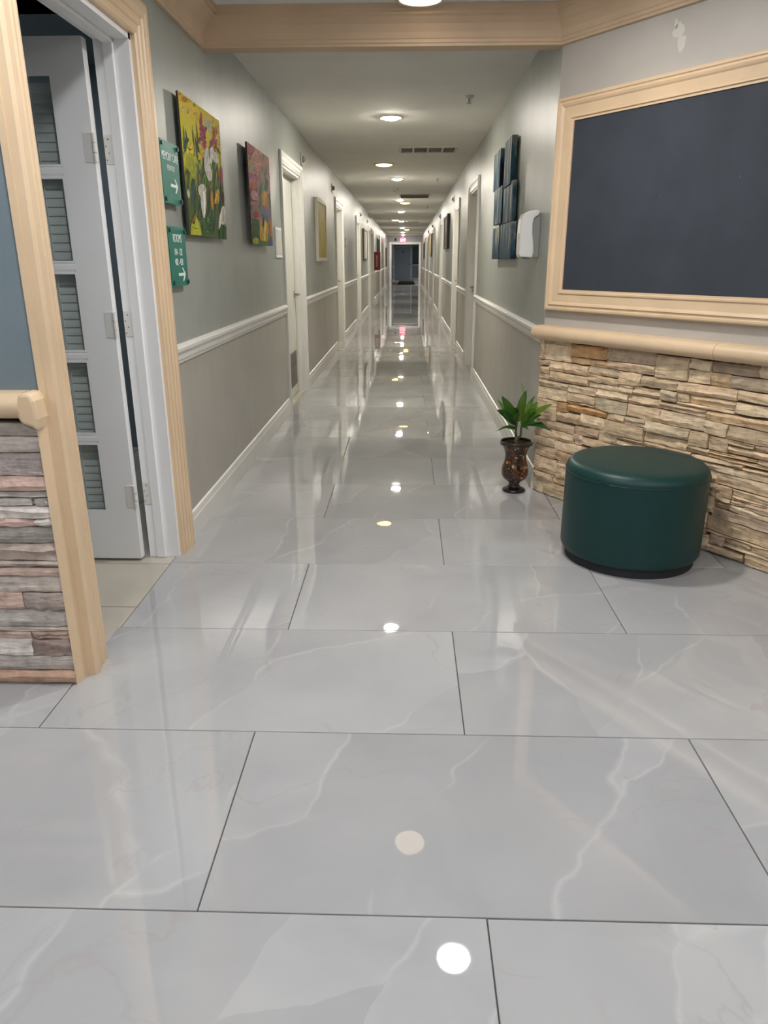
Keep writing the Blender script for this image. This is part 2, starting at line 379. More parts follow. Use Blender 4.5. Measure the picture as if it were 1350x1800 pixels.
for k in range(-6, 63):
    y0 = L0+k*TH; y1 = min(y0+TH, YEND+0.2)
    off = 0.173 if k % 2 else 0.796
    for i in range(-5, 5):
        x0 = off+i*LX; x1 = x0+LX; yy1 = y1
        if y0 > 4.0: lo, hi = XL-0.012, XR+0.012
        elif y0 > 2.3: lo, hi = XL-0.012, 2.6 if y0 < 3.4 else 1.6
        else: lo, hi = -3.3, 3.3
        x0, x1 = max(x0, lo), min(x1, hi)
        if x1-x0 < 0.03: continue
        if y0 < YS < y1 and x1 <= XL+0.01: yy1 = YS
        tile(x0, x1, y0, yy1)

# ------------------------------------------------------------------ ceiling
c = MB(); c.box((XL-0.3, YH, ZC), (XR+0.3, YEND+0.2, ZC+0.1)); struct(c.build('ceiling', 'ceiling_paint'))
c = MB(); c.box((-3.3, -3.3, ZC), (3.3, YH, ZC+0.1)); struct(c.build('ceiling', 'lobby_ceiling_paint'))

# ------------------------------------------------------------------ corridor walls with door openings
DW = 1.06                                           # opening between casings' inner edges
LEFT_DOORS = [6.46, 11.17, 15.60, 20.35, 22.25, 28.7, 34.6]
RIGHT_DOORS = [8.38, 11.32, 16.40, 21.4, 25.9, 30.9]
OPEN_TOP = 2.0
WT = 0.125
def wall_with_openings(name, T, spans, y0, y1):
    m = MB(); y = y0
    for a, b_, top in spans:
        m.box((y, -WT, 0), (a, 0, ZC), T); m.box((a, -WT, top), (b_, 0, ZC), T); y = b_
    m.box((y, -WT, 0), (y1, 0, ZC), T)
    return struct(m.build(name, 'wall_paint'))
ENT = (2.165, 3.07)                                  # the French-door opening
spansL = [(ENT[0], ENT[1], 2.045)] + [(y, y+DW, OPEN_TOP) for y in LEFT_DOORS]
spansR = [(y, y+DW, OPEN_TOP) for y in RIGHT_DOORS]
wall_with_openings('wall_left', TL_, spansL, YS+0.115, YEND)
wall_with_openings('wall_right', TR_, spansR, AY, YEND)

# chair rail and baseboard profiles (d out, z)
RAIL = [(0, 0.828), (0.008, 0.828), (0.010, 0.840), (0.016, 0.846), (0.017, 0.866), (0.022, 0.874), (0.030, 0.884), (0.031, 0.898), (0.022, 0.904), (0.012, 0.908), (0, 0.910)]
BASE = [(0, 0), (0.016, 0), (0.016, 0.092), (0.012, 0.100), (0.011, 0.112), (0.008, 0.126), (0, 0.130)]
CW = 0.09
def runs(T, segs, railname, basename):
    for a, b_ in segs:
        if b_-a < 0.05: continue
        m = MB(); m.prism(RAIL, lambda u, v, k: T((a, b_)[k], u, v)); struct(m.build(railname, 'white_paint'))
        m = MB(); m.prism(BASE, lambda u, v, k: T((a, b_)[k], u, v)); struct(m.build(basename, 'white_paint'))
def segs_of(doors, y0):
    s = []; y = y0
    for d in doors: s.append((y, d-CW)); y = d+DW+CW
    s.append((y, YEND)); return s
runs(TL_, segs_of(LEFT_DOORS, ENT[1]+0.153), 'trim_1', 'baseboard_left')
runs(TR_, segs_of(RIGHT_DOORS, AY+0.01), 'trim_2', 'baseboard_right')

# ------------------------------------------------------------------ corridor doors
CAS = [(0, 0), (0.010, 0), (0.014, 0.012), (0.012, 0.03), (0.017, 0.05), (0.024, 0.066), (0.025, 0.082), (0.020, 0.09), (0, 0.09)]   # (d, across from the opening)
def corridor_door(T, y, n, side, handle='far', grille=False, tone='white_paint', leaf='cream_jamb'):
    root = struct(empty('door_%d' % n, T(y+DW/2, 0, 0)))
    inv = Vector(root.location)
    def W(u, d, z): p = T(u, d, z); return (p[0]-inv.x, p[1]-inv.y, p[2])
    a, b_, zt = y, y+DW, OPEN_TOP
    for s, u0 in ((-1, a), (1, b_)):
        m = MB(); m.prism(CAS, lambda d, q, k: W(u0+s*q, d, (0, zt+q)[k])); m.build('casing', tone, root)
    m = MB(); m.prism(CAS, lambda d, q, k: W((a-q, b_+q)[k], d, zt+q)); m.build('head_casing', tone, root)
    MB().box((a, -WT, -0.012), (b_, -0.012, 0.002), W).build('threshold', 'beige_tile', root)
    # jamb lining
    for u0, u1 in ((a, a+0.018), (b_-0.018, b_)):
        m = MB(); m.box((u0, -WT, 0), (u1, 0.001, zt), W); m.build('jamb', tone, root)
    m = MB(); m.box((a, -WT, zt-0.018), (b_, 0.001, zt), W); m.build('jamb', tone, root)
    for u0, u1 in ((a+0.018, a+0.03), (b_-0.03, b_-0.018)):
        m = MB(); m.box((u0, -0.072, 0), (u1, -0.042, zt-0.018), W); m.build('door_stop', tone, root)
    lf = MB().box((a+0.02, -0.115, 0.01), (b_-0.02, -0.075, zt-0.02), W).build('leaf', leaf, root)
    hu = b_-0.09 if handle == 'far' else a+0.09
    hs = -1 if handle == 'far' else 1
    h = MB()
    c0 = T(hu, 0, 0)
    h.tube([W(hu, -0.075, 0.95), W(hu, -0.067, 0.95)], 0.032, 16); h.tube([W(hu, -0.069, 0.95), W(hu, -0.022, 0.95)], 0.011, 10)
    h.tube([W(hu, -0.025, 0.95), W(hu+hs*0.05, -0.021, 0.953), W(hu+hs*0.115, -0.027, 0.947)], [0.011, 0.010, 0.008], 8)
    hh = h.build('lever_handle', 'nickel', lf, smooth=True)
    if grille:
        gr = MB().box((a+0.12, -0.077, 0.10), (b_-0.12, -0.070, 0.42), W)
        gg = gr.build('vent_grille', 'grille_grey', lf)
        for i in range(9):
            z = 0.125+i*0.033
            MB().box((a+0.14, -0.0705, z), (b_-0.14, -0.065, z+0.012), W).build('louvre', 'grille_grey', lf)
    return root
for i, y in enumerate(LEFT_DOORS):
    corridor_door(TL_, y, 2+i, 'left', grille=(i == 0), handle='far')
for i, y in enumerate(RIGHT_DOORS):
    corridor_door(TR_, y, 2+len(LEFT_DOORS)+i, 'right', handle='far')

# ------------------------------------------------------------------ corridor end: doorway, vestibule
EA, EB, ET = -0.80, 0.60, 2.0
m = MB(); m.box((XL, YEND, 0), (EA, YEND+0.15, ZC)); m.box((EB, YEND, 0), (XR, YEND+0.15, ZC)); m.box((EA, YEND, ET), (EB, YEND+0.15, ZC))
struct(m.build('wall_end', 'end_wall_paint'))
dd = struct(empty('door_20', ((EA+EB)/2, YEND, 0)), 'white cased opening at the corridor end')
ox, oy = (EA+EB)/2, YEND
def WE(x, d, z): return (x-ox, -d, z)
for s, u0 in ((-1, EA), (1, EB)):
    m = MB(); m.prism(CAS, lambda d, q, k: WE(u0+s*q, d, (0, ET+q)[k])); m.build('casing', 'white_paint', dd)
m = MB(); m.prism(CAS, lambda d, q, k: WE((EA-0.09, EB+0.09)[k], d, ET+q)); m.build('head_casing', 'white_paint', dd)
for u0, u1 in ((EA, EA+0.02), (EB-0.02, EB)): MB().box((u0, -0.15, 0), (u1, 0, ET), WE).build('jamb', 'white_paint', dd)
MB().box((EA, -0.15, ET-0.02), (EB, 0, ET), WE).build('jamb', 'white_paint', dd)
VY = YEND+12.0
m = MB(); m.box((-1.05, YEND+0.15, 0), (-0.85, YEND+11.0, ZC)); struct(m.build('wall_vestibule_left', 'end_wall_paint'))
m = MB(); m.prism(RAIL, lambda u, v, k: (-0.85+u, (YEND+0.15, YEND+11.0)[k], v)); struct(m.build('trim_3', 'white_paint'))
m = MB(); m.prism(BASE, lambda u, v, k: (-0.85+u, (YEND+0.15, YEND+11.0)[k], v)); struct(m.build('baseboard_vestibule', 'white_paint'))
m = MB(); m.box((-2.2, VY, 0), (2.2, VY+0.1, ZC)); struct(m.build('wall_vestibule_back', 'vestibule_paint'))
m = MB(); m.box((-2.3, YEND+11.0, 0), (-2.2, VY, ZC)); m.box((1.0, YEND+0.15, 0), (1.1, VY, ZC)); struct(m.build('wall_vestibule_right', 'vestibule_paint'))
m = MB(); m.box((-2.3, YEND+0.2, ZC), (2.2, VY+0.1, ZC+0.1)); struct(m.build('ceiling', 'vestibule_paint'))
m = MB(); m.box((-2.3, YEND+0.2, -0.1), (2.2, VY+0.1, -0.002)); struct(m.build('floor', 'beige_tile'), 'dim floor beyond the corridor end')
d = struct(empty('door_21', (-0.28, VY, 0)), 'slate blue door in the dim vestibule')
MB().box((-0.52, -0.05, 0.01), (0.50, -0.01, 2.05)).build('leaf', 'end_door', d)
MB().box((0.50, -0.06, 0), (0.60, 0, 2.12)).build('casing', 'white_paint', d); MB().box((-0.62, -0.06, 0), (-0.52, 0, 2.12)).build('casing', 'white_paint', d)
MB().box((-0.52, -0.06, 2.05), (0.50, 0, 2.12)).build('head_casing', 'white_paint', d)
MB().tube([(0.42, -0.05, 0.98), (0.42, -0.09, 0.98)], 0.03, 12).build('knob', 'black_metal', d)
MB().lathe([(0.05, -0.02), (0.05, 0.02)], 12).build('door_sign', 'black_metal', d, loc=(0.0, -0.06, 1.75)).rotation_euler = (math.pi/2, 0, 0)
wn = struct(empty('window_1', (0.66, VY, 0)), 'dark teal pane beside the vestibule door')
MB().box((-0.30, -0.04, 0.98), (0.30, -0.015, 2.05)).build('pane', 'teal_dark', wn)
MB().box((-0.30, -0.05, 0.90), (0.30, 0, 0.97)).build('window_sill', 'white_paint', wn)
MB().box((-0.30, -0.05, 0.0), (0.30, -0.02, 0.12)).build('plinth', 'white_paint', wn)
mt = MB(); mt.box((-0.50, YEND+2.2, -0.002), (0.42, YEND+9.5, 0.012)); tag(mt.build('door_mat', 'mat_black', bevel=0.004), 'black floor mat beyond the doorway at the corridor end', 'mat')

# ------------------------------------------------------------------ header, crown moulding, lobby shell
m = MB(); m.box((XL, YH, 2.25), (XR+0.02, YH+0.10, ZC)); struct(m.build('trim_4', 'crown_trim'))
CROWN = [(0, 2.245), (0.016, 2.245), (0.016, 2.256), (0.022, 2.259), (0.022, 2.272), (0.028, 2.277), (0.036, 2.300), (0.055, 2.330), (0.085, 2.352), (0.104, 2.358), (0.104, 2.372), (0.112, 2.376), (0.112, ZC), (0, ZC)]
path = [Vector((-3.2, YS)), Vector((XL, YS)), Vector((XL, YH)), Vector((AX, AY)), Vector((AX+DX*ALEN, AY+DY*ALEN))]
def nrm(a, b_): d = (b_-a).normalized(); return Vector((d.y, -d.x))
offs = []
for i, p in enumerate(path):
    if i == 0: n = nrm(path[0], path[1]); k = 1
    elif i == len(path)-1: n = nrm(path[-2], path[-1]); k = 1
    else:
        n1, n2 = nrm(path[i-1], p), nrm(p, path[i+1]); n = (n1+n2).normalized(); k = 1/max(0.3, n.dot(n1))
    offs.append(n*k)
for i in range(len(path)-1):
    m = MB(); m.prism(CROWN, lambda u, v, k: (path[i+k].x+offs[i+k].x*u, path[i+k].y+offs[i+k].y*u, v))
    struct(m.build('trim_5', 'crown_trim'))

# lobby walls out of the frame
ex, ey = AX+DX*ALEN, AY+DY*ALEN
m = MB(); m.box((-3.4, -3.3, 0), (-3.3, YS+0.1, ZC)); struct(m.build('wall_lobby_left', 'angled_paint'))
m = MB(); m.box((-3.4, -3.4, 0), (3.4, -3.3, ZC)); struct(m.build('wall_lobby_back', 'angled_paint'))
m = MB(); m.box((3.3, -3.3, 0), (3.4, ey+0.1, ZC)); m.box((ex, ey, 0), (3.4, ey+0.12, ZC)); struct(m.build('wall_lobby_right', 'angled_paint'))

# ------------------------------------------------------------------ angled wall with ledgestone wainscot
m = MB(); m.box((0, -0.14, 0.88), (ALEN, 0, ZC), TA_); wa = struct(m.build('wall_angled', 'angled_paint'))
m = MB(); m.box((0, -0.14, 0), (ALEN, -0.004, 0.88), TA_); wb = struct(m.build('wall_angled_base', 'mortar'))
# touch-up patch of paler paint near the top
m = MB()
for (s0, z0, s1, z1) in ((0.63, 2.13, 0.70, 2.20), (0.665, 2.08, 0.715, 2.15), (0.64, 2.17, 0.665, 2.215)):
    pts = []
    for i in range(14):
        t = 2*math.pi*i/14; r = random.uniform(0.65, 1.0)
        pts.append(TA_((s0+s1)/2+(s1-s0)/2*r*math.cos(t), 0.0006, (z0+z1)/2+(z1-z0)/2*r*math.sin(t)))
    m.add(pts, [tuple(range(14))])
m.build('paint_patch', 'patch_paint', wa)

_o = Vector((0, 0, CAM_H))
def px_on_angled(x, y, off=0.015):
    d = fw + r2*((x-675)/F_PX) - u2*((y-900)/F_PX)
    nx, ny = NX, NY
    t = ((AX+NX*off)*nx+(AY+NY*off)*ny)/(d.x*nx+d.y*ny)
    p = _o+d*t
    return (p.x-AX)*DX+(p.y-AY)*DY, p.z
A6 = """60,130,210,215 213,132,420,193 213,185,418,248 423,155,705,225 420,205,697,292 705,195,890,322 893,222,1022,268 890,258,1015,343 1028,238,1272,290 1017,290,1145,355 1130,292,1350,388
45,207,85,240 42,237,82,285 38,280,78,318 88,213,168,265 168,222,312,290 88,268,310,355 315,240,490,305 312,290,488,362 490,272,615,372 618,292,830,372 315,335,478,388 480,362,568,402 568,350,725,435 725,375,822,452
830,328,1178,450 825,400,893,442 895,412,1165,500 825,445,1155,515 1170,378,1350,470 1160,448,1350,548 38,318,192,375 40,360,190,430 195,345,355,415 188,395,345,455 358,372,537,440 350,420,530,518 190,440,345,485 540,405,723,492 533,465,720,562
725,442,995,528 725,485,985,612 990,497,1350,612 978,552,1115,652 1112,578,1350,705 125,445,185,498 188,457,413,535 30,440,120,530 125,500,255,575 262,525,408,610 418,507,520,575 522,530,643,602 405,548,635,648 645,555,893,665 632,615,883,735
892,612,1000,700 1000,640,1118,740 880,695,1005,765 1120,665,1302,785 1010,730,1290,835 1302,705,1350,790 1290,785,1350,855 22,562,222,612 20,590,222,678 228,582,362,662 362,615,468,690 222,632,272,698 272,652,460,720 470,640,628,695 468,665,620,740
630,675,880,760 15,640,120,710 120,668,265,755 10,690,112,765 118,728,212,795 268,705,370,800 10,765,130,870 132,785,200,840 118,830,180,895 8,845,100,925 105,878,180,925 1005,780,1200,885 1205,828,1350,910"""
A7 = """860,370,1350,625 865,500,1005,615 845,600,990,680 1010,550,1350,695 1000,590,1180,722 1185,655,1350,780 990,690,1350,862 840,655,985,745 820,700,1340,955 805,825,1325,1080 800,925,1240,1100 780,985,985,1195 975,1050,1235,1275 1240,1080,1350,1190 1215,1150,1350,1340"""
rects = []
for txt, ox_, oy_, sc_ in ((A6, 940, 570, 3.293), (A7, 1100, 760, 5.4)):
    for q in txt.split():
        a = list(map(float, q.split(',')))
        s0, z1 = px_on_angled(ox_+a[0]/sc_, oy_+a[1]/sc_); s1, z0 = px_on_angled(ox_+a[2]/sc_, oy_+a[3]/sc_)
        if z1-z0 < 0.012: z0 = z1-0.018
        s0 = max(s0, 0.0)
        rects.append([s0, s1, max(0.003, z0), min(z1, 0.868)])
# stones at the frame's edge go on past it
for r in rects:
    if r[1] > 1.14 and r[2] > 0.0:
        s_edge = px_on_angled(1349, 700)[0]
        if r[1] > s_edge-0.06 or abs(r[1]-px_on_angled(1350, 900)[0]) < 0.05: r[1] += random.uniform(0.04, 0.12)
def over(a, b_):
    w_ = min(a[1], b_[1])-max(a[0], b_[0]); h_ = min(a[3], b_[3])-max(a[2], b_[2])
    return max(0, w_)*max(0, h_)
# clean up overlaps between traced stones: shave the later one
for i in range(len(rects)):
    for j in range(i):
        a, b_ = rects[i], rects[j]
        w_ = min(a[1], b_[1])-max(a[0], b_[0]); h_ = min(a[3], b_[3])-max(a[2], b_[2])
        if w_ > 0 and h_ > 0:
            if h_ < w_:
                mid = (max(a[2], b_[2])+min(a[3], b_[3]))/2
                lo, hi = (a, b_) if a[2]+a[3] < b_[2]+b_[3] else (b_, a)
                lo[3] = min(lo[3], mid); hi[2] = max(hi[2], mid)
            else:
                mid = (max(a[0], b_[0])+min(a[1], b_[1]))/2
                lo, hi = (a, b_) if a[0]+a[1] < b_[0]+b_[1] else (b_, a)
                lo[1] = min(lo[1], mid); hi[0] = max(hi[0], mid)
rects = [r for r in rects if r[1]-r[0] > 0.012 and r[3]-r[2] > 0.008]
def grow(r, others, lim):
    for k, sg in ((0, -1), (1, 1), (2, -1), (3, 1)):
        for _ in range(lim):
            t = list(r); t[k] += sg*0.002
            if t[0] < 0 or t[2] < 0.002 or t[3] > 0.868 or any(over(t, q) > 0 for q in others): break
            r[k] = t[k]
# courses behind the stool and beyond the frame
z = 0.003; fill = []
while z < 0.86:
    h = random.choice((0.045, 0.055, 0.062, 0.075)); h = min(h, 0.868-z)
    s = 0.0
    while s < ALEN-0.01:
        wd = min(random.uniform(0.07, 0.24), ALEN-s)
        cand = [s, s+wd, z, z+h]
        # trim against traced stones sideways
        for r in rects:
            if over(cand, r) > 0.06*wd*h:
                if r[0] > cand[0]+0.03: cand[1] = min(cand[1], r[0])
                else: cand[0] = max(cand[0], r[1])
        s = s+wd if cand[1] <= cand[0] else max(cand[1], s+0.02)
        if cand[1]-cand[0] > 0.03 and h > 0.02 and all(over(cand, r) < 0.1*(cand[1]-cand[0])*h for r in rects): fill.append(cand)
    z += h
rects = rects+fill; fill = []
for i, r in enumerate(rects): grow(r, [q for q in rects if q is not r], 9)
CELL = 0.006; NS, NZ = int(ALEN/CELL), int(0.865/CELL)
occ = [[False]*NS for _ in range(NZ)]
def mark(r):
    for j in range(max(0, int(r[2]/CELL)), min(NZ, int(r[3]/CELL)+1)):
        for i in range(max(0, int(r[0]/CELL)), min(NS, int(r[1]/CELL)+1)): occ[j][i] = True
for r in rects: mark(r)
for j in range(NZ):
    for i in range(NS):
        if occ[j][i]: continue
        a = i
        while a < NS and not occ[j][a] and a-i < 34: a += 1
        b_ = j
        while b_ < NZ and b_-j < 12 and not any(occ[b_][i:a]): b_ += 1
        if (a-i)*CELL >= 0.022 and (b_-j)*CELL >= 0.012:
            r = [i*CELL, a*CELL, max(0.003, j*CELL), b_*CELL]; rects.append(r); mark(r)
for i, r in enumerate(rects): grow(r, [q for q in rects if q is not r], 9)
def stone_mesh(s0, s1, z0, z1, T, dmin, dmax, gap=0.0016, seed=0):
    rnd = random.Random(seed)
    s0 += gap; s1 -= gap; z0 += gap; z1 -= gap
    nx = 4 if s1-s0 < 0.12 else 6; nz = 3
    base = rnd.uniform(dmin, dmax); tilt = rnd.uniform(-0.004, 0.004); shear = rnd.uniform(-0.0035, 0.0035)
    vs = []; fs = []
    row_noise = [rnd.uniform(-0.004, 0.004) for _ in range(nz+1)]
    for j in range(nz+1):
        for i in range(nx+1):
            fx, fz = i/nx, j/nz
            e = 0.0
            if i in (0, nx): e += 0.45
            if j in (0, nz): e += 0.40
            d = base+tilt*(fx-0.5)*2+row_noise[j]*1.3+rnd.uniform(-0.0045, 0.0045)-0.010*min(e, 0.8)
            su = s0+(s1-s0)*fx+(rnd.uniform(-0.3, 0.3)*(s1-s0)/nx if 0 < i < nx else rnd.uniform(-0.0012, 0.0012))
            zz = z0+(z1-z0)*fz+(rnd.uniform(-0.25, 0.25)*(z1-z0)/nz if 0 < j < nz else rnd.uniform(-0.0018, 0.0018)*(1 if 0 < i < nx else 0))+shear*(fx-0.5)
            vs.append((su, max(0.004, d), max(0.001, zz)))
    for j in range(nz):
        for i in range(nx):
            a = j*(nx+1)+i; fs.append((a, a+1, a+nx+2, a+nx+1))
    # skirt back to the wall
    ring = [i for i in range(nx+1)]+[(j+1)*(nx+1)-1 for j in range(1, nz+1)]+[nz*(nx+1)+i for i in range(nx-1, -1, -1)]+[j*(nx+1) for j in range(nz-1, 0, -1)]
    k = len(vs)
    for i in ring: vs.append((vs[i][0], -0.004, vs[i][2]))
    for q in range(len(ring)):
        r_ = (q+1) % len(ring); fs.append((ring[q], k+q, k+r_, ring[r_]))
    return MB().add([T(*v) for v in vs], fs)
STONE_COLS = [(0.43, 0.345, 0.25)]*5+[(0.38, 0.30, 0.21)]*3+[(0.48, 0.40, 0.30)]*4+[(0.35, 0.285, 0.205)]*2+[(0.40, 0.345, 0.26)]*2+[(0.41, 0.31, 0.205), (0.33, 0.255, 0.19), (0.37, 0.29, 0.23)]
TINT = {1: (0.42, 0.27, 0.14), 2: (0.39, 0.28, 0.17), 46: (0.42, 0.26, 0.125), 45: (0.40, 0.27, 0.15), 3: (0.33, 0.27, 0.215), 5: (0.36, 0.295, 0.215), 8: (0.28, 0.225, 0.18), 10: (0.30, 0.25, 0.195), 36: (0.36, 0.32, 0.24), 60: (0.27, 0.20, 0.165)}
smats = 0
for i, r in enumerate(rects+fill):
    mb = stone_mesh(r[0], r[1], r[2], r[3], TA_, 0.014, 0.026, seed=100+i)
    o = mb.build('stone', 'ledgestone', wb)
    rnd = random.Random(i*13+5); cc = TINT.get(i) or rnd.choice(STONE_COLS); k = rnd.uniform(0.9, 1.1)
    k *= 1.6; o.color = (cc[0]*k*1.04, cc[1]*k*0.97, cc[2]*k*0.88, 1)
    sharp(o, 0.55)
# end return of the stone at the corner
# rounded cap rail
CAP = [(-0.004, 0.868), (0.030, 0.868), (0.036, 0.860)]
for i in range(11):
    t = -math.pi/2+math.pi*i/10; CAP.append((0.042+0.038*math.cos(t), 0.895+0.036*math.sin(t)))
CAP += [(-0.004, 0.931)]
m = MB(); m.prism(CAP, lambda u, v, k: TA_((-0.015, 1.085)[k], u, v)); struct(sharp(m.build('trim_6', 'tan_trim'), 0.7))
m = MB(); m.prism(CAP, lambda u, v, k: TA_((1.087, ALEN)[k], u, v)); struct(sharp(m.build('trim_6', 'tan_trim'), 0.7))

# framed board on the angled wall
FR = [(0.0, 0), (0.030, 0), (0.034, 0.006), (0.034, 0.014), (0.028, 0.018), (0.028, 0.026), (0.034, 0.030), (0.030, 0.038), (0.024, 0.044), (0.020, 0.082), (0.026, 0.087), (0.026, 0.094), (0.018, 0.098), (0.018, 0.106), (0, 0.106)]   # (d, inwards from outer edge)
S0, S1, Z0, Z1 = 0.022, 2.30, 1.012, 2.008
bd = tag(empty('notice_board', TA_((S0+S1)/2, 0, Z0)), 'large slate-blue notice board in a moulded tan frame', 'notice board')
bo = Vector(bd.location)
def WB(u, d, z): p = TA_(u, d, z); return (p[0]-bo.x, p[1]-bo.y, p[2]-bo.z)
fr = []
m = MB(); m.prism(FR, lambda d, q, k: WB((S0+q, S1-q)[k], d, Z1-q)); m.build('frame_rail', 'tan_trim', bd)
m = MB(); m.prism(FR, lambda d, q, k: WB((S0+q, S1-q)[k], d, Z0+q)); m.build('frame_rail', 'tan_trim', bd)
m = MB(); m.prism(FR, lambda d, q, k: WB(S0+q, d, (Z0+q, Z1-q)[k])); m.build('frame_stile', 'tan_trim', bd)
m = MB(); m.prism(FR, lambda d, q, k: WB(S1-q, d, (Z0+q, Z1-q)[k])); m.build('frame_stile', 'tan_trim', bd)
m = MB(); m.box((S0+0.10, 0.001, Z0+0.10), (S1-0.10, 0.012, Z1-0.10), WB); m.build('board_panel', 'board_cloth', bd)

# ------------------------------------------------------------------ left stone wall facing the lobby
m = MB(); m.box((-3.3, YS, 0.88), (XL, YS+0.114, ZC)); struct(m.build('wall_stone_left', 'blue_paint'))
m = MB(); m.box((-3.3, YS+0.004, 0), (XL, YS+0.114, 0.88)); ws = struct(m.build('wall_stone_left_base', 'left_mortar'))
def TS_(u, d, z): return (u, YS-d, z)
ypx = [743, 768.5, 800, 839, 866, 878, 893, 914, 929, 959, 989, 1001, 1016, 1044, 1074, 1104, 1112, 1127, 1155, 1181, 1209]
def z_at(y, Yp=1.985, x=70):
    d = fw + r2*((x-675)/F_PX) - u2*((y-900)/F_PX); t = Yp/d.y; return CAM_H+d.z*t
LC = [(0.24, 0.21, 0.18), (0.38, 0.33, 0.30), (0.24, 0.20, 0.19), (0.42, 0.27, 0.225), (0.25, 0.245, 0.22), (0.35, 0.33, 0.31), (0.45, 0.40, 0.375), (0.44, 0.40, 0.375), (0.215, 0.205, 0.18), (0.33, 0.255, 0.215),
      (0.29, 0.235, 0.21), (0.42, 0.285, 0.235), (0.36, 0.31, 0.275), (0.25, 0.195, 0.175), (0.30, 0.27, 0.25), (0.36, 0.30, 0.265), (0.34, 0.225, 0.175), (0.22, 0.155, 0.135), (0.34, 0.30, 0.275), (0.36, 0.205, 0.135)]
zs = [z_at(y) for y in ypx]; zs[-1] = 0.003; zs[0] = 0.836
for i in range(20):
    u1 = XL-0.008; rnd = random.Random(i*31+2); first = True
    while u1 > -2.4:
        wd = rnd.uniform(0.24, 0.42) if first else rnd.uniform(0.10, 0.34)
        if i in (5, 7): wd = 0.055 if first else rnd.uniform(0.09, 0.2)
        if i == 13 and first: wd = 0.125
        if i in (16, 17) and first: wd = 0.125
        mb = stone_mesh(u1-wd, u1, zs[i+1], zs[i], TS_, 0.050, 0.064, seed=900+i*17+int(-u1*100))
        o = mb.build('stone', 'ledgestone', ws); sharp(o, 0.55)
        cc = LC[i] if first else rnd.choice(LC); k = rnd.uniform(1.45, 1.65); gy = sum(cc)/3; cc = tuple(x*0.72+gy*q*0.28 for x, q in zip(cc, (1.08, 0.99, 0.93))); o.color = (cc[0]*k, cc[1]*k, cc[2]*k, 1)
        u1 -= wd; first = False
# stone cap on the left with plastered end
m = MB(); m.prism(CAP, lambda u, v, k: (((-2.4), -1.063)[k], YS-u*1.0, v-0.012)); struct(sharp(m.build('trim_7', 'tan_trim'), 0.7))
m = MB()
pl = [(-1.066, 0.838), (-1.035, 0.825), (-1.020, 0.812), (-1.014, 0.85), (-1.018, 0.90), (-1.030, 0.922), (-1.060, 0.921), (-1.072, 0.90), (-1.076, 0.86)]
m.prism(pl, lambda u, v, k: (u, YS-(0.0, 0.074)[k], v)); struct(m.build('trim_8', 'tan_trim', bevel=0.014))

# ------------------------------------------------------------------ cased opening with the French door
e = struct(empty('door_1', (XL, (ENT[0]+ENT[1])/2, 0)), 'open white French door in a fluted tan casing')
eo = Vector(e.location)
def WD(x, y, z): return (x-eo.x, y-eo.y, z-eo.z)
# fluted casing profile: (d out of wall, q away from the opening)
FLUTE = [(-0.0, 0), (0.020, 0), (0.026, 0.010), (0.026, 0.020), (0.022, 0.028), (0.022, 0.042), (0.028, 0.050), (0.028, 0.062), (0.024, 0.070), (0.024, 0.084), (0.030, 0.092), (0.030, 0.108), (0.034, 0.116), (0.034, 0.140), (0.028, 0.160), (0, 0.160)]
m = MB(); m.prism(FLUTE, lambda d, q, k: WD(XL+d, ENT[1]+0.003+q*0.93, (0, 2.045+q*0.8)[k])); m.build('casing', 'tan_trim', e)
m = MB(); m.prism(FLUTE, lambda d, q, k: WD(XL+d, ENT[0]-0.003-q*0.70, (0, 2.045+q*0.8)[k])); m.build('casing', 'tan_trim', e)
m = MB(); m.prism(FLUTE, lambda d, q, k: WD(XL+d, (ENT[0]-0.003-q*0.70, ENT[1]+0.003+q*0.93)[k], 2.045+q*0.8)); m.build('head_casing', 'tan_trim', e)
# corner boards wrapping the wall end behind the stone
m = MB(); m.box((XL-0.015, YS-0.006, 0), (XL+0.004, YS+0.012, 2.24)); o = m.build('corner_board', 'tan_trim'); o.parent = e; o.matrix_parent_inverse = Matrix.Translation(-eo)
m = MB(); m.prism([(XL-0.008, YS-0.006), (XL+0.003, YS-0.006), (XL+0.001, YS-0.030), (XL-0.004, YS-0.056), (XL-0.010, YS-0.058)], lambda u, v, k: (u, v, (0.0, 0.88)[k]))
o = m.build('caulk_bead', 'tan_trim'); o.parent = e; o.matrix_parent_inverse = Matrix.Translation(-eo)
# white jambs with stops
JX0, JX1 = XL-0.128, XL+0.004
def part(name, mat, parent, boxes, bevel=0):
    mb = MB()
    for a, b_ in boxes: mb.box(a, b_, WD)
    return mb.build(name, mat, parent, bevel=bevel)
part('jamb', 'door_white', e, [((JX0, ENT[1]-0.02, 0), (JX1, ENT[1]+0.003, 2.045))])
part('jamb', 'door_white', e, [((JX0, ENT[0]-0.003, 0), (JX1, ENT[0]+0.02, 2.045))])
part('jamb', 'door_white', e, [((JX0, ENT[0], 2.025), (JX1, ENT[1], 2.047))])
part('door_stop', 'door_white', e, [((XL-0.092, ENT[1]-0.034, 0), (XL-0.052, ENT[1]-0.02, 2.025))], 0.004)
part('door_stop', 'door_white', e, [((XL-0.092, ENT[0]+0.02, 0), (XL-0.052, ENT[0]+0.034, 2.025))], 0.004)
part('door_stop', 'door_white', e, [((XL-0.092, ENT[0]+0.02, 2.011), (XL-0.052, ENT[1]-0.02, 2.025))], 0.004)
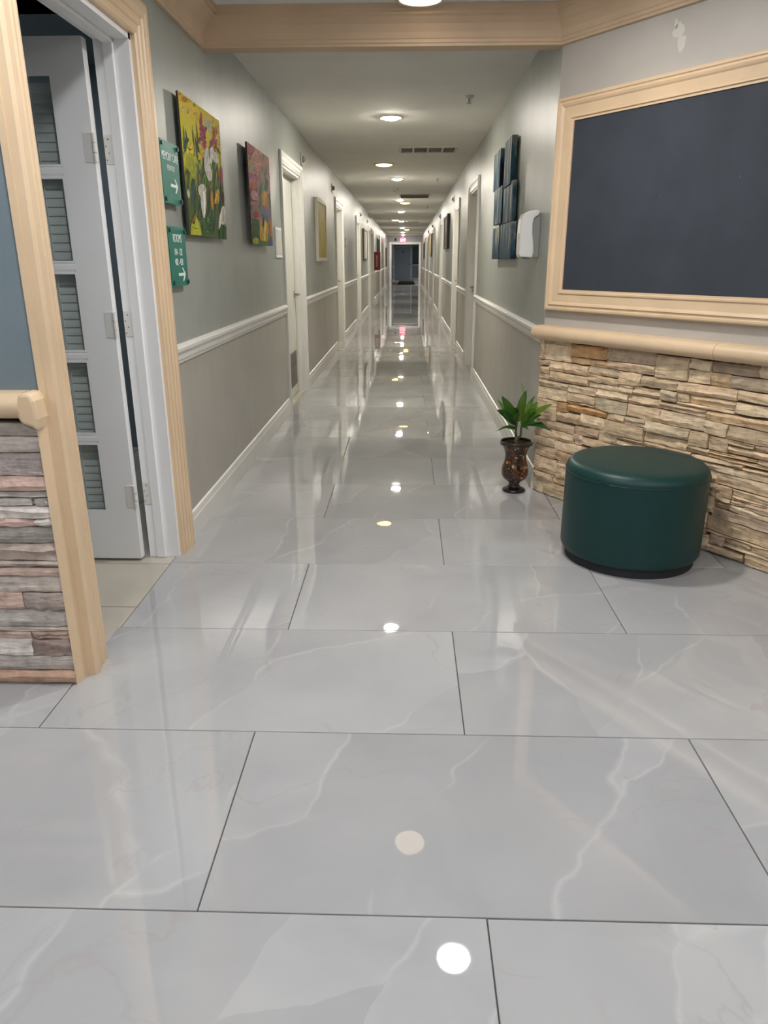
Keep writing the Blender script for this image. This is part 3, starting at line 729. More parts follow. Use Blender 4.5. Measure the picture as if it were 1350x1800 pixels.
# leaf swung into the room, square to the wall
LY0, LY1 = 2.996, 3.038; LX1 = XL-0.148; LX0 = LX1-0.86; LZ0, LZ1 = 0.012, 2.022
ST, TR, BR = 0.125, 0.115, 0.215
gx0, gx1, gz0, gz1 = LX0+ST, LX1-ST, LZ0+BR, LZ1-TR
leaf = part('leaf', 'door_white', e, [((LX0, LY0, LZ0), (gx0, LY1, LZ1)), ((gx1, LY0, LZ0), (LX1, LY1, LZ1)), ((gx0, LY0, LZ0), (gx1, LY1, gz0)), ((gx0, LY0, gz1), (gx1, LY1, LZ1))])
MW = 0.034; rows = 5; cols = 2
ph = ((gz1-gz0)-(rows-1)*MW)/rows; pw = ((gx1-gx0)-(cols-1)*MW)/cols
for j in range(1, rows):
    z = gz0+j*ph+(j-1)*MW
    mb = MB(); mb.prism([(LY0+0.004, z), (LY0, z+0.010), (LY0, z+MW-0.010), (LY0+0.004, z+MW), (LY1-0.004, z+MW), (LY1-0.004, z)], lambda y, zz, k: WD((gx0, gx1)[k], y, zz)); mb.build('muntin', 'door_white', leaf)
for j in range(rows):
    z = gz0+j*(ph+MW)
    part('muntin', 'door_white', leaf, [((gx0+pw, LY0, z), (gx0+pw+MW, LY1-0.004, z+ph))])
    for i in range(cols):
        x = gx0+i*(pw+MW)
        part('pane', 'pane_glass', leaf, [((x, LY0+0.014, z), (x+pw, LY0+0.018, z+ph))])
        bd_ = 0.008
        part('glazing_bead', 'door_white', leaf, [((x, LY0+0.001, z), (x+bd_, LY0+0.013, z+ph)), ((x+pw-bd_, LY0+0.001, z), (x+pw, LY0+0.013, z+ph)), ((x+bd_, LY0+0.001, z), (x+pw-bd_, LY0+0.013, z+bd_)), ((x+bd_, LY0+0.001, z+ph-bd_), (x+pw-bd_, LY0+0.013, z+ph))])
for hz in (0.30, 1.02, 1.66):
    hg = part('hinge', 'white_paint', e, [((LX1-0.035, LY0-0.004, hz-0.05), (LX1-0.001, LY0, hz+0.05)), ((JX0+0.002, ENT[1]-0.0245, hz-0.05), (XL-0.094, ENT[1]-0.0202, hz+0.05))], 0.001)
    for k in range(3):
        MB().tube([WD(LX1+0.006, LY0-0.005, hz-0.05+k*0.034), WD(LX1+0.006, LY0-0.005, hz-0.05+k*0.034+0.031)], 0.009, 10).build('knuckle', 'white_paint', hg)
    for k in range(4):
        MB().lathe([(0.003, 0), (0.003, 0.0012)], 8).build('screw', 'nickel', hg, loc=WD(LX1+0.028+0.010*(k % 2), ENT[1]-0.0246, hz-0.036+k*0.024)).rotation_euler = (math.pi/2, 0, 0)
MB().tube([WD(LX0+0.07, LY0, 0.98), WD(LX0+0.07, LY0-0.05, 0.98)], 0.025, 14).build('knob', 'nickel', leaf)

# blind hung on the back of the leaf
bl = tag(empty('window_blind', ((gx0+gx1)/2, LY1+0.02, gz0-0.05)), 'pale grey mini blind hanging behind the French door glass', 'blind')
hw = (gx1-gx0)/2+0.02; bh = gz1-gz0+0.10
MB().box((-hw, -0.012, bh-0.03), (hw, 0.012, bh)).build('headrail', 'blind_slat', bl)
MB().box((-hw, -0.012, 0.0), (hw, 0.012, 0.014)).build('bottom_rail', 'blind_slat', bl)
sl = MB(); sl.prism([(-0.0050, -0.0175), (-0.0045, -0.006), (-0.001, 0.0075), (0.0035, 0.0185), (0.0043, 0.018), (0.0, 0.0070), (-0.0035, -0.006), (-0.0042, -0.0178)], lambda y, zz, k: ((-hw, hw)[k], y, zz))
slm = sl.mesh('slat', 'blind_slat')
ns = int((bh-0.06)/0.0325)
for i in range(ns):
    o = bpy.data.objects.new('slat', slm); C.objects.link(o); o.parent = bl; o.location = (0, 0, 0.035+i*0.0325)
for x in (-hw*0.62, hw*0.62, hw*0.60):
    mb = MB(); mb.tube([(x, -0.0135, 0.01), (x+0.004, -0.0135, bh*0.4), (x-0.003, -0.0135, bh-0.02)], 0.0016, 6); mb.build('ladder_cord', 'cord', bl)

# side room behind the French door
m = MB(); m.box((-3.4, YS+0.1, -0.1), (XL-0.012, 5.2, -0.012)); rf = struct(m.build('floor', 'grout'), 'beige tiled floor of the side room')
y = 2.19
tmb = {}
for j in range(7):
    yy0 = 2.12+j*0.425-0.0; yy1 = yy0+0.42
    for i in range(6):
        xx1 = XL-0.014-i*0.43; xx0 = xx1-0.425
        mb = MB(); mb.box((xx0, yy0, -0.012), (xx1, yy1, -0.001)); mb.build('floor_tile', 'beige_tile', rf, bevel=0.001)
m = MB(); m.box((-3.5, YS+0.12, 0), (-3.4, 5.2, ZC)); m.box((-3.5, 5.1, 0), (XL-WT, 5.2, ZC)); struct(m.build('wall_room_back', 'room_paint'))
m = MB(); m.box((-3.4, YS+0.12, ZC), (XL-WT, 5.2, ZC+0.1)); struct(m.build('ceiling', 'room_paint'))

# ------------------------------------------------------------------ signs and lettering
def text_mesh(txt, size, sx=1.0):
    cu = bpy.data.curves.new('t', 'FONT'); cu.body = txt; cu.size = size; cu.align_x = 'CENTER'; cu.align_y = 'CENTER'; cu.extrude = 0.0004; cu.resolution_u = 4
    ob = bpy.data.objects.new('t', cu); C.objects.link(ob); bpy.context.view_layer.update()
    dg = bpy.context.evaluated_depsgraph_get(); me = bpy.data.meshes.new_from_object(ob.evaluated_get(dg))
    bpy.data.objects.remove(ob); bpy.data.curves.remove(cu)
    for v in me.vertices: v.co.x *= sx
    return me
def lettering(parent, T, u, d, z, txt, size, sx, mat='sign_white', ux=1, under=None):
    me = text_mesh(txt, size, sx); me.materials.clear(); me.materials.append(MATS[mat])
    po = parent.location
    for v in me.vertices:
        p = T(u+ux*v.co.x, d+v.co.z, z+v.co.y); v.co = (p[0]-po.x, p[1]-po.y, p[2]-po.z)
    o = bpy.data.objects.new('lettering', me); C.objects.link(o); o.parent = under or parent; return o
def wall_sign(u0, u1, z0, z1, lines, arrow_z, label):
    r = tag(empty('wayfinding_sign', TL_((u0+u1)/2, 0, z0)), label, 'sign', 'green wayfinding signs by the tan casing')
    ro = Vector(r.location)
    def W(u, d, z): p = TL_(u, d, z); return (p[0]-ro.x, p[1]-ro.y, p[2]-ro.z)
    MB().box((u0, 0.024, z0), (u1, 0.030, z1), W).build('plate', 'sign_teal', r, bevel=0.001); plate = r.children[0]
    MB().box((u0+0.02, 0.0, z0+0.03), (u1-0.02, 0.012, z1-0.03), W).build('backer', 'sign_back', r)
    for uu in (u0+0.016, u1-0.016):
        for zz in (z0+0.016, z1-0.016):
            MB().tube([W(uu, 0, zz), W(uu, 0.038, zz)], 0.0085, 12).build('standoff', 'sign_back', r)
    uc = (u0+u1)/2
    for t, s, sx, z in lines: lettering(r, TL_, uc, 0.0306, z, t, s, sx, under=plate)
    a = MB(); w_, t_ = 0.048, 0.006
    pts = [(-w_, -t_), (w_-0.018, -t_), (w_-0.040, -0.028), (w_-0.026, -0.028), (w_+0.006, 0), (w_-0.026, 0.028), (w_-0.040, 0.028), (w_-0.018, t_), (-w_, t_)]
    a.prism(pts, lambda u, v, k: W(uc+0.028+u, (0.0302, 0.0310)[k], arrow_z+v)); a.build('arrow', 'sign_white', plate)
wall_sign(3.226, 3.470, 1.488, 1.728, [('MEMORY CARE', 0.046, 0.72, 1.668), ('ELEVATOR', 0.030, 0.72, 1.626)], 1.562, 'green sign reading MEMORY CARE ELEVATOR with a white arrow')
wall_sign(3.230, 3.474, 1.158, 1.400, [('ROOMS', 0.048, 0.75, 1.352), ('104 - 122', 0.040, 0.75, 1.297), ('402 - 420', 0.040, 0.75, 1.256)], 1.206, 'green sign reading ROOMS 104 - 122 and 402 - 420')

# ------------------------------------------------------------------ paintings on the left wall
def quad_uv(q):
    """inverse bilinear map from crop pixels to (u,v) on a canvas; q = TL,TR,BR,BL"""
    TLc, TRc, BRc, BLc = [Vector(p) for p in q]
    def f(x, y):
        u, v = 0.5, 0.5
        for _ in range(12):
            top = TLc.lerp(TRc, u); bot = BLc.lerp(BRc, u); p = bot.lerp(top, v)
            du = (TRc-TLc).lerp(BRc-BLc, 1-v); dv = top-bot
            ex_, ey_ = x-p.x, y-p.y; det = du.x*dv.y-du.y*dv.x
            u += (ex_*dv.y-ey_*dv.x)/det; v += (du.x*ey_-du.y*ex_)/det
        return u, v
    return f
def dabs(strokes, n=7, seed=1):
    """break every larger petal into brush strokes of slightly different colour"""
    rd = random.Random(seed); out = []
    for st in strokes:
        out.append(st)
        if st[0] == 'e' and max(st[4], st[5]) > 24:
            c_, cx, cy, rx, ry, ti = st[1:]
            for _ in range(n):
                k = rd.choice((0.55, 0.72, 0.85, 1.12, 1.3)); cc = tuple(min(1, x*k*rd.uniform(0.92, 1.08)) for x in c_)
                fx, fy = rd.uniform(-0.75, 0.75), rd.uniform(-0.5, 0.5); hl = rd.uniform(0.25, 0.5)
                pts = []
                for v in (fy-hl, fy+hl):
                    a, b_ = rx*fx*(1-0.5*abs(v)), ry*v
                    pts += [cx+a*math.cos(ti)-b_*math.sin(ti), cy+a*math.sin(ti)+b_*math.cos(ti)]
                out.append(('b', cc, *pts, max(5, rx*0.28), rd.uniform(-4, 4)))
        elif st[0] == 'b' and st[6] > 12:
            c_, x0, y0, x1, y1, w_, bow = st[1:]
            k = rd.choice((0.5, 0.65, 1.35, 1.6)); out.append(('b', tuple(min(1, x*k) for x in c_), x0+w_*0.15, y0, x1+w_*0.1, y1, w_*0.3, bow))
    return out
def canvas(name, u0, u1, z0, z1, thick, ground_mat, label, strokes=None, quad=None, side='canvas_edge', T=TL_):
    r = tag(empty(name, T((u0+u1)/2, 0, z0)), label, 'painting')
    ro = Vector(r.location)
    def W(u, d, z): p = T(u, d, z); return (p[0]-ro.x, p[1]-ro.y, p[2]-ro.z)
    MB().box((u0, thick-0.011, z0), (u1, thick-0.0015, z1), W).build('stretcher', side, r); MB().box((u0+0.1, 0, z1-0.12), (u1-0.1, thick-0.011, z1-0.09), W).build('hanger', side, r)
    MB().box((u0, thick-0.0015, z0), (u1, thick, z1), W).build('canvas_face', ground_mat, r)
    if strokes:
        f = quad_uv(quad); mb = MB(); lay = 0
        def P(x, y):
            u, v = f(x, y); u = min(max(u, 0.004), 0.996); v = min(max(v, 0.004), 0.996)
            return W(u0+(u1-u0)*u, thick+0.0002+lay*0.0000025, z0+(z1-z0)*v)
        for st in strokes:
            lay += 1; kind, col = st[0], st[1]
            if kind == 'e':          # ellipse cx, cy, rx, ry, tilt
                cx, cy, rx, ry, ti = st[2:]; n = 14; pts = []
                for i in range(n):
                    t = 2*math.pi*i/n; a, b_ = rx*math.cos(t), ry*math.sin(t)
                    pts.append(P(cx+a*math.cos(ti)-b_*math.sin(ti), cy+a*math.sin(ti)+b_*math.cos(ti)))
                mb.add(pts, [tuple(range(n))], col)
            elif kind == 'b':        # blade x0,y0 -> x1,y1 with width and bow
                x0, y0, x1, y1, w_, bow = st[2:]; n = 6; lft, rgt = [], []
                nx, ny = -(y1-y0), (x1-x0); ln = math.hypot(nx, ny) or 1; nx /= ln; ny /= ln
                for i in range(n+1):
                    t = i/n; h = w_*0.5*math.sin(math.pi*(0.06+0.92*t))**0.8; b_ = bow*math.sin(math.pi*t)
                    x, y = x0+(x1-x0)*t+nx*b_, y0+(y1-y0)*t+ny*b_
                    lft.append(P(x+nx*h, y+ny*h)); rgt.append(P(x-nx*h, y-ny*h))
                k = len(lft); mb.add(lft+rgt, [(i, i+1, k+i+1, k+i) for i in range(n)], col)
            elif kind == 'p':        # polygon
                pts = st[2]; mb.add([P(*p) for p in pts], [tuple(range(len(pts)))], col)
        me = mb.mesh('painted_flowers', 'paint_strokes', recalc=False)
        ca = me.color_attributes.new('Col', 'FLOAT_COLOR', 'CORNER')
        for p in me.polygons:
            c_ = mb.c[p.index]
            for li in p.loop_indices: ca.data[li].color = (*c_, 1)
        o = bpy.data.objects.new('painted_flowers', me); C.objects.link(o); o.parent = r
    return r
rn = random.Random(3)
def jit(c, k=0.18): q = rn.uniform(1-k, 1+k); return tuple(min(1, x*q) for x in c)
DG, MG, YG, TEAL = (0.018, 0.07, 0.022), (0.05, 0.16, 0.03), (0.36, 0.38, 0.02), (0.03, 0.10, 0.10)
WH, MA, OR, YE, PU = (0.62, 0.60, 0.52), (0.30, 0.02, 0.05), (0.55, 0.20, 0.02), (0.60, 0.46, 0.02), (0.06, 0.02, 0.03)
S1_ = [('b', jit(rn.choice([(0.50, 0.42, 0.02), (0.42, 0.42, 0.03), (0.60, 0.44, 0.03), (0.36, 0.38, 0.03)]), 0.2), x_, y_, x_+rn.uniform(-50, 50), y_+rn.uniform(-60, 60), rn.uniform(14, 40), rn.uniform(-10, 10)) for x_, y_ in [(rn.uniform(110, 560), rn.uniform(130, 900)) for _ in range(70)]]
S1_ += [('e', (0.62, 0.36, 0.02), 130, 130, 90, 70, 0.3), ('e', (0.60, 0.48, 0.06), 150, 270, 60, 50, 0), ('e', (0.50, 0.46, 0.25), 390, 400, 40, 80, -0.3)]
for i in range(95):
    x = rn.uniform(150, 600); y = rn.uniform(900, 1650); h = rn.uniform(180, 420)
    S1_.append(('b', jit(rn.choice([DG, DG, MG, TEAL, DG, (0.10, 0.13, 0.02), PU]), 0.3), x, y, x+rn.uniform(-35, 35), y-h, rn.uniform(10, 24), rn.uniform(-18, 18)))
for x0, y0, x1, y1 in ((140, 700, 130, 450), (170, 680, 150, 470), (250, 760, 215, 440), (270, 800, 240, 520), (290, 760, 255, 380), (300, 850, 250, 560), (320, 1000, 255, 820), (330, 980, 380, 760), (410, 880, 420, 560), (420, 900, 470, 780), (450, 1050, 500, 780), (520, 1000, 500, 820), (130, 760, 180, 600)):
    S1_.append(('b', jit(rn.choice([DG, TEAL, DG])), x0, y0, x1, y1, 15, rn.uniform(-10, 10)))
S1_ += [('e', DG, 165, 640, 26, 75, 0.1), ('e', YE, 200, 700, 38, 115, 0.05), ('e', YG, 205, 830, 42, 110, -0.05), ('e', (0.30, 0.34, 0.02), 225, 900, 24, 110, -0.1), ('b', PU, 160, 640, 235, 640, 14, 55)]
for i in range(26): S1_.append(('e', jit(rn.choice([MA, MA, (0.36, 0.05, 0.10), (0.20, 0.01, 0.03)]), 0.3), 330+rn.uniform(-38, 38)+(i-13)*0.8, 440+i*9, rn.uniform(10, 19), rn.uniform(18, 34), rn.uniform(-0.5, 0.5)))
for i in range(7): S1_.append(('b', MA, 310+rn.uniform(-8, 8), 430, 303+rn.uniform(-22, 26), 265+i*18, 16, 0))
for i in range(22): S1_.append(('e', jit(rn.choice([MA, (0.30, 0.02, 0.09), (0.16, 0.01, 0.05)]), 0.3), 452+rn.uniform(-36, 36), 610+rn.uniform(-50, 75), rn.uniform(10, 18), rn.uniform(14, 26), rn.uniform(-0.6, 0.6)))
for i in range(10): S1_.append(('b', jit(rn.choice([OR, MA, (0.45, 0.10, 0.02)])), 455, 580, 430+rn.uniform(0, 80), 430+rn.uniform(-30, 40), 13, rn.uniform(-6, 6)))
S1_ += [('b', OR, 470, 610, 545, 610, 20, -8), ('b', DG, 490, 640, 540, 710, 30, 6)]
for i in range(12): S1_.append(('e', jit(rn.choice([OR, YE, (0.62, 0.36, 0.05)])), 305+rn.uniform(-24, 24), 660+rn.uniform(-70, 110), 13, 26, rn.uniform(-0.5, 0.5)))
S1_ += [('e', WH, 370, 790, 30, 150, 0.0), ('e', jit(WH), 420, 730, 30, 100, 0.15), ('e', WH, 468, 750, 34, 70, -0.4), ('e', jit(WH), 395, 920, 34, 100, -0.15), ('b', DG, 395, 640, 398, 780, 10, 0),
        ('e', MA, 545, 930, 20, 85, -0.05), ('e', (0.34, 0.05, 0.10), 548, 1010, 14, 60, 0), ('e', PU, 567, 1200, 18, 80, 0)]
S1_ += [('e', WH, 320, 1130, 38, 75, 0), ('b', jit(WH), 330, 1060, 345, 1440, 62, 0), ('e', WH, 300, 1100, 18, 40, 0.3), ('e', WH, 345, 1110, 18, 40, -0.3), ('b', WH, 185, 1130, 195, 1230, 24, 0)]
for i in range(14): S1_.append(('b', jit(rn.choice([OR, (0.55, 0.30, 0.04), YE])), 480+rn.uniform(-24, 24), 1270, 495+rn.uniform(-30, 30), 1070+rn.uniform(0, 80), 15, rn.uniform(-5, 5)))
S1_ += [('b', OR, 440, 1340, 418, 1120, 30, 0), ('b', (0.5, 0.26, 0.06), 425, 1310, 432, 1140, 16, 0), ('e', WH, 565, 1400, 38, 110, 0.05), ('e', jit(WH), 525, 1470, 16, 100, 0.1), ('e', jit(WH), 592, 1480, 14, 60, 0)]
for i in range(12):
    x = rn.uniform(515, 605); S1_.append(('b', jit(DG, 0.4), x, 1660, x+rn.uniform(-20, 20), rn.uniform(1440, 1560), 14, rn.uniform(-8, 8)))
S1_ += [('p', (0.36, 0.40, 0.02), [(215, 1640), (220, 1500), (250, 1520), (262, 1420), (300, 1500), (325, 1640)]), ('p', (0.46, 0.46, 0.03), [(235, 1640), (262, 1430), (310, 1570), (315, 1640)]), ('b', DG, 225, 1540, 310, 1550, 8, 20), ('b', (0.35, 0.15, 0.04), 230, 1500, 275, 1360, 18, 0)]
for i in range(40): S1_.append(('e', jit(rn.choice([DG, MG, (0.12, 0.25, 0.08)]), 0.4), 375+rn.uniform(-50, 50), 1500+rn.uniform(-70, 90), rn.uniform(4, 12), rn.uniform(5, 16), rn.uniform(0, 3)))
canvas('painting', 3.552, 4.282, 1.372, 1.955, 0.030, 'paint_yellow', 'tropical flower painting with a yellow ground beside the green signs', dabs(S1_, 8, 4), [(80, 88), (525, 350), (617, 1680), (213, 1645)])
PK, RD, CO = (0.42, 0.13, 0.15), (0.28, 0.02, 0.03), (0.50, 0.18, 0.12)
S2_ = []
for i in range(70):
    x = rn.uniform(820, 1080); y = rn.uniform(700, 1700)
    S2_.append(('b', jit(rn.choice([DG, MG, (0.10, 0.16, 0.12), (0.14, 0.18, 0.14), CO, PK]), 0.3), x, y+110, x+rn.uniform(-25, 25), y-110, rn.uniform(12, 26), rn.uniform(-12, 12)))
S2_ += [('p', RD, [(806, 628), (872, 640), (878, 730), (850, 770), (812, 750)]), ('e', (0.36, 0.04, 0.05), 845, 690, 30, 50, 0), ('e', (0.45, 0.30, 0.03), 840, 850, 22, 40, 0.3), ('e', (0.30, 0.30, 0.25), 870, 900, 40, 60, 0.2)]
for i in range(14): S2_.append(('e', jit(CO, 0.3), 910+rn.uniform(-25, 45), 760+rn.uniform(-90, 160), 20, 40, rn.uniform(-0.5, 0.5)))
for i in range(10): S2_.append(('e', jit(PK, 0.3), 870+rn.uniform(-30, 40), 990+rn.uniform(-60, 60), 26, 34, rn.uniform(-0.5, 0.5)))
S2_ += [('e', (0.45, 0.10, 0.03), 870, 1090, 38, 42, 0), ('e', RD, 850, 1190, 20, 90, 0), ('e', (0.48, 0.24, 0.24), 885, 1190, 34, 62, -0.2), ('b', PU, 850, 1225, 910, 1245, 22, 12), ('e', PK, 885, 1280, 42, 28, 0.2), ('e', RD, 900, 1400, 28, 40, 0)]
for i in range(9): S2_.append(('b', jit(rn.choice([OR, (0.60, 0.25, 0.05), YE]), 0.2), 990, 1310, 950+i*9, 1110+rn.uniform(0, 60), 22, rn.uniform(-5, 5)))
for i in range(14): S2_.append(('e', jit(rn.choice([PK, CO, (0.40, 0.30, 0.28)]), 0.3), 1045+rn.uniform(-18, 20), 1000+rn.uniform(-170, 230), 13, 34, rn.uniform(-0.3, 0.3)))
for i in range(10): S2_.append(('e', jit((0.16, 0.14, 0.26), 0.3), 1010+rn.uniform(-70, 40), 1400+rn.uniform(-60, 60), 16, 32, rn.uniform(-0.4, 0.4)))
for i in range(18): S2_.append(('b', jit(rn.choice([YE, (0.62, 0.40, 0.06), (0.55, 0.30, 0.04)]), 0.2), 985+rn.uniform(-35, 45), 1690, 980+rn.uniform(-40, 55), 1440+rn.uniform(0, 110), 24, rn.uniform(-6, 6)))
for i in range(8): S2_.append(('b', jit(OR, 0.25), 1075+rn.uniform(-18, 10), 1640, 1075+rn.uniform(-18, 8), 1390+rn.uniform(0, 90), 17, 0))
S2_ += [('p', (0.02, 0.09, 0.02), [(862, 1440), (925, 1450), (932, 1650), (870, 1660)]), ('e', YG, 900, 1690, 30, 40, 0), ('e', (0.10, 0.10, 0.30), 1070, 1700, 18, 40, 0)]
canvas('painting', 4.925, 5.675, 1.360, 1.945, 0.042, 'paint_garden', 'pink and orange garden flower painting beside a paper notice', dabs(S2_, 7, 5), [(805, 625), (1045, 770), (1090, 1745), (870, 1725)], side='canvas_edge')

# cream framed golden picture and the farther pictures
def framed(T, u0, u1, z0, z1, fmat, pmat, label, fw_=0.04, d=0.035, group=None):
    r = tag(empty('framed_picture', T((u0+u1)/2, 0, z0)), label, 'picture', group)
    ro = Vector(r.location)
    def W(u, dd_, z): p = T(u, dd_, z); return (p[0]-ro.x, p[1]-ro.y, p[2]-ro.z)
    for a, b_ in (((u0, 0.001, z0), (u0+fw_, d, z1)), ((u1-fw_, 0.001, z0), (u1, d, z1)), ((u0+fw_, 0.001, z0), (u1-fw_, d, z0+fw_)), ((u0+fw_, 0.001, z1-fw_), (u1-fw_, d, z1))):
        MB().box(a, b_, W).build('frame_bar', fmat, r, bevel=0.004)
    MB().box((u0+fw_, 0.001, z0+fw_), (u1-fw_, d-0.012, z1-fw_), W).build('picture_face', pmat, r)
    return r
framed(TL_, 8.68, 9.62, 1.248, 1.915, 'cream_frame', 'paint_gold', 'golden abstract picture in a cream frame between the first two doors')
framed(TL_, 17.9, 19.4, 1.25, 1.94, 'brown_frame', 'paper', 'brown framed pale picture short of the red extinguisher cabinet')
framed(TL_, 26.6, 27.9, 1.25, 1.95, 'dark_frame', 'canvas_edge', 'black framed dark picture beyond the red extinguisher cabinet')
framed(TL_, 36.9, 38.2, 0.95, 1.80, 'dark_frame', 'brown_frame', 'dark picture on the left wall nearest the exit doorway')
framed(TR_, 13.9, 15.0, 1.45, 2.03, 'dark_frame', 'painted_reflection', 'dark framed glossy picture with pink reflections painted in on the right wall', d=0.05)
framed(TR_, 23.4, 24.6, 1.35, 2.0, 'brown_frame', 'paint_gold', 'brown framed picture deep in the corridor on the right wall')
framed(TR_, 33.2, 34.6, 1.30, 1.95, 'dark_frame', 'brown_frame', 'brown dark picture on the right wall nearest the exit doorway')

# paper notice
r = tag(empty('paper_notice', TL_(6.155, 0, 1.282)), 'white paper notice taped beside the first white door', 'notice'); ro = Vector(r.location)
MB().box((6.01, 0.0, 1.282), (6.295, 0.010, 1.505), lambda u, d, z: (XL+d-ro.x, u-ro.y, z-ro.z)).build('holder', 'sign_white', r)
MB().box((6.03, 0.010, 1.30), (6.275, 0.0115, 1.487), lambda u, d, z: (XL+d-ro.x, u-ro.y, z-ro.z)).build('sheet', 'paper', r)

# small room-number plates
for u, z, lab in ((12.85, 1.46, 'small pale plate on the left wall past the second white door'),):
    r = tag(empty('room_plate', TL_(u+0.09, 0, z)), lab, 'sign'); ro = Vector(r.location)
    MB().box((u, 0.0, z), (u+0.18, 0.012, z+0.15), lambda a, d, q: (XL+d-ro.x, a-ro.y, q-ro.z)).build('plate', 'dispenser_grey', r, bevel=0.003)
    MB().box((u+0.02, 0.012, z+0.03), (u+0.16, 0.014, z+0.12), lambda a, d, q: (XL+d-ro.x, a-ro.y, q-ro.z)).build('insert', 'paper', r)

# call lights over doors
def call_light(T, u, z, label):
    r = tag(empty('call_light', T(u, 0, z)), label, 'call light', 'call lights above the corridor doors'); ro = Vector(r.location)
    def W(a, d, q): p = T(a, d, q); return (p[0]-ro.x, p[1]-ro.y, p[2]-ro.z)
    MB().box((u-0.045, 0, z), (u+0.045, 0.012, z+0.11), W).build('plate', 'nickel', r, bevel=0.003)
    MB().tube([W(u, 0.012, z+0.055), W(u, 0.03, z+0.055), W(u, 0.042, z+0.055)], [0.030, 0.027, 0.012], 12).build('lens', 'dispenser_grey', r, smooth=True)
for i, (T, u, lab) in enumerate(((TL_, 7.73, 'call light above the first white door on the left'), (TL_, 10.75, 'call light just before the second door on the left'), (TL_, 17.0, 'call light after the third door on the left wall'), (TL_, 19.9, 'call light beside the brown framed pale picture'), (TR_, 12.75, 'call light above the second door on the right wall'), (TR_, 17.75, 'call light past the third door on the right wall'), (TR_, 22.8, 'call light above the fourth door on the right wall'), (TR_, 27.3, 'call light above the fifth door on the right wall'))):
    call_light(T, u, 2.12, lab)

# red extinguisher cabinet standing off the left wall
r = tag(empty('extinguisher_cabinet', (XL, 23.9, 0.96)), 'red fire extinguisher cabinet standing out from the left wall', 'cabinet')
MB().box((0, -0.03, 0), (0.19, 0.25, 0.53)).build('body', 'fire_red', r, bevel=0.008)
MB().box((0.19, 0.0, 0.03), (0.197, 0.22, 0.50)).build('door', 'fire_red', r, bevel=0.003)
me = text_mesh('FIRE EXTINGUISHER', 0.06, 0.62); me.materials.clear(); me.materials.append(MATS['sign_white'])
for v in me.vertices: x, y, z = v.co; v.co = (0.095-y, -0.0305-z, 0.265+x)
o = bpy.data.objects.new('lettering', me); C.objects.link(o); o.parent = r

# ------------------------------------------------------------------ right wall: six-panel art, dispenser
r = tag(empty('panel_art', TR_(5.9, 0, 1.27)), 'cluster of six blue abstract canvases on the right wall', 'wall art'); ro = Vector(r.location)
for u0, u1, z0, z1, d0, d1 in ((6.20, 6.62, 1.79, 2.065, 0.012, 0.042), (5.50, 5.86, 1.755, 2.055, 0.012, 0.050), (5.93, 6.45, 1.525, 1.785, 0.02, 0.048), (5.40, 5.905, 1.515, 1.77, 0.012, 0.040), (6.0, 6.43, 1.268, 1.50, 0.014, 0.050), (5.34, 5.985, 1.268, 1.51, 0.012, 0.044)):
    mb = MB(); mb.box((u0, d0, z0), (u1, d1, z1), lambda a, d, q: (XR-d-ro.x, a-ro.y, q-ro.z)); mb.build('canvas_panel', 'paint_sea', r, bevel=0.002)
MB().box((5.5, 0, 1.35), (6.35, 0.012, 1.95), lambda a, d, q: (XR-d-ro.x, a-ro.y, q-ro.z)).build('backing', 'canvas_edge', r)

r = tag(empty('sanitizer_dispenser', TR_(4.50, 0, 1.275)), 'white wall-mounted hand sanitizer dispenser beside the notice board', 'dispenser'); ro = Vector(r.location)
def WR(a, d, q): return (XR-d, a, q)
prof = [(0.012, 0.250), (0.030, 0.252), (0.070, 0.246), (0.096, 0.232), (0.108, 0.205), (0.112, 0.12), (0.112, 0.02), (0.104, 0.004), (0.036, 0.0), (0.030, 0.03), (0.034, 0.08), (0.042, 0.13), (0.044, 0.18), (0.036, 0.212), (0.012, 0.226)]
mb = MB(); mb.prism(prof, lambda d, z, k: (-d, (-0.062, 0.075)[k], z)); mb.build('cover', 'dispenser_white', r, bevel=0.006)
mb = MB(); mb.box((-0.045, -0.050, 0.002), (0.0, 0.066, 0.236)); mb.build('back_plate', 'dispenser_grey', r, bevel=0.004)
MB().box((-0.085, -0.03, -0.006), (-0.05, 0.04, 0.002)).build('nozzle', 'dispenser_grey', r)
MB().box((-0.1135, -0.01, 0.10), (-0.111, 0.03, 0.13)).build('sensor_window', 'chrome', r)

# ------------------------------------------------------------------ ceiling fittings
def downlight(x, y, mat, rad, label, group, drop=0.035, ring=0.028):
    r = tag(empty('ceiling_downlight', (x, y, ZC)), label, 'ceiling light', group)
    MB().lathe([(rad, -0.001), (rad, -0.010), (rad+ring*0.6, -0.012), (rad+ring, -0.006), (rad+ring, -0.0005)], 28, cap=False).build('trim_ring', 'vent_white', r, smooth=True)
    pr = [(rad, -0.002)]
    for i in range(1, 6):
        t = math.pi/2*i/6; pr.append((rad*math.cos(t), -0.002-drop*math.sin(t)))
    pr.append((0.002, -0.002-drop))
    MB().lathe(pr, 24).build('lamp_lens', mat, r, smooth=True)
    return r
WL = [(-0.145, 6.92), (-0.157, 11.9), (-0.157, 16.0), (-0.162, 19.75), (-0.182, 24.6), (-0.197, 29.7), (-0.202, 34.4), (-0.205, 37.9)]
order = ['first', 'second', 'third', 'fourth', 'fifth', 'sixth', 'seventh', 'last']
for k, (x, y) in enumerate(WL):
    downlight(x, y, 'bulb_white', 0.076, '%s bright white bulb along the corridor ceiling counted from the arch' % order[k], 'white corridor bulbs', 0.026)
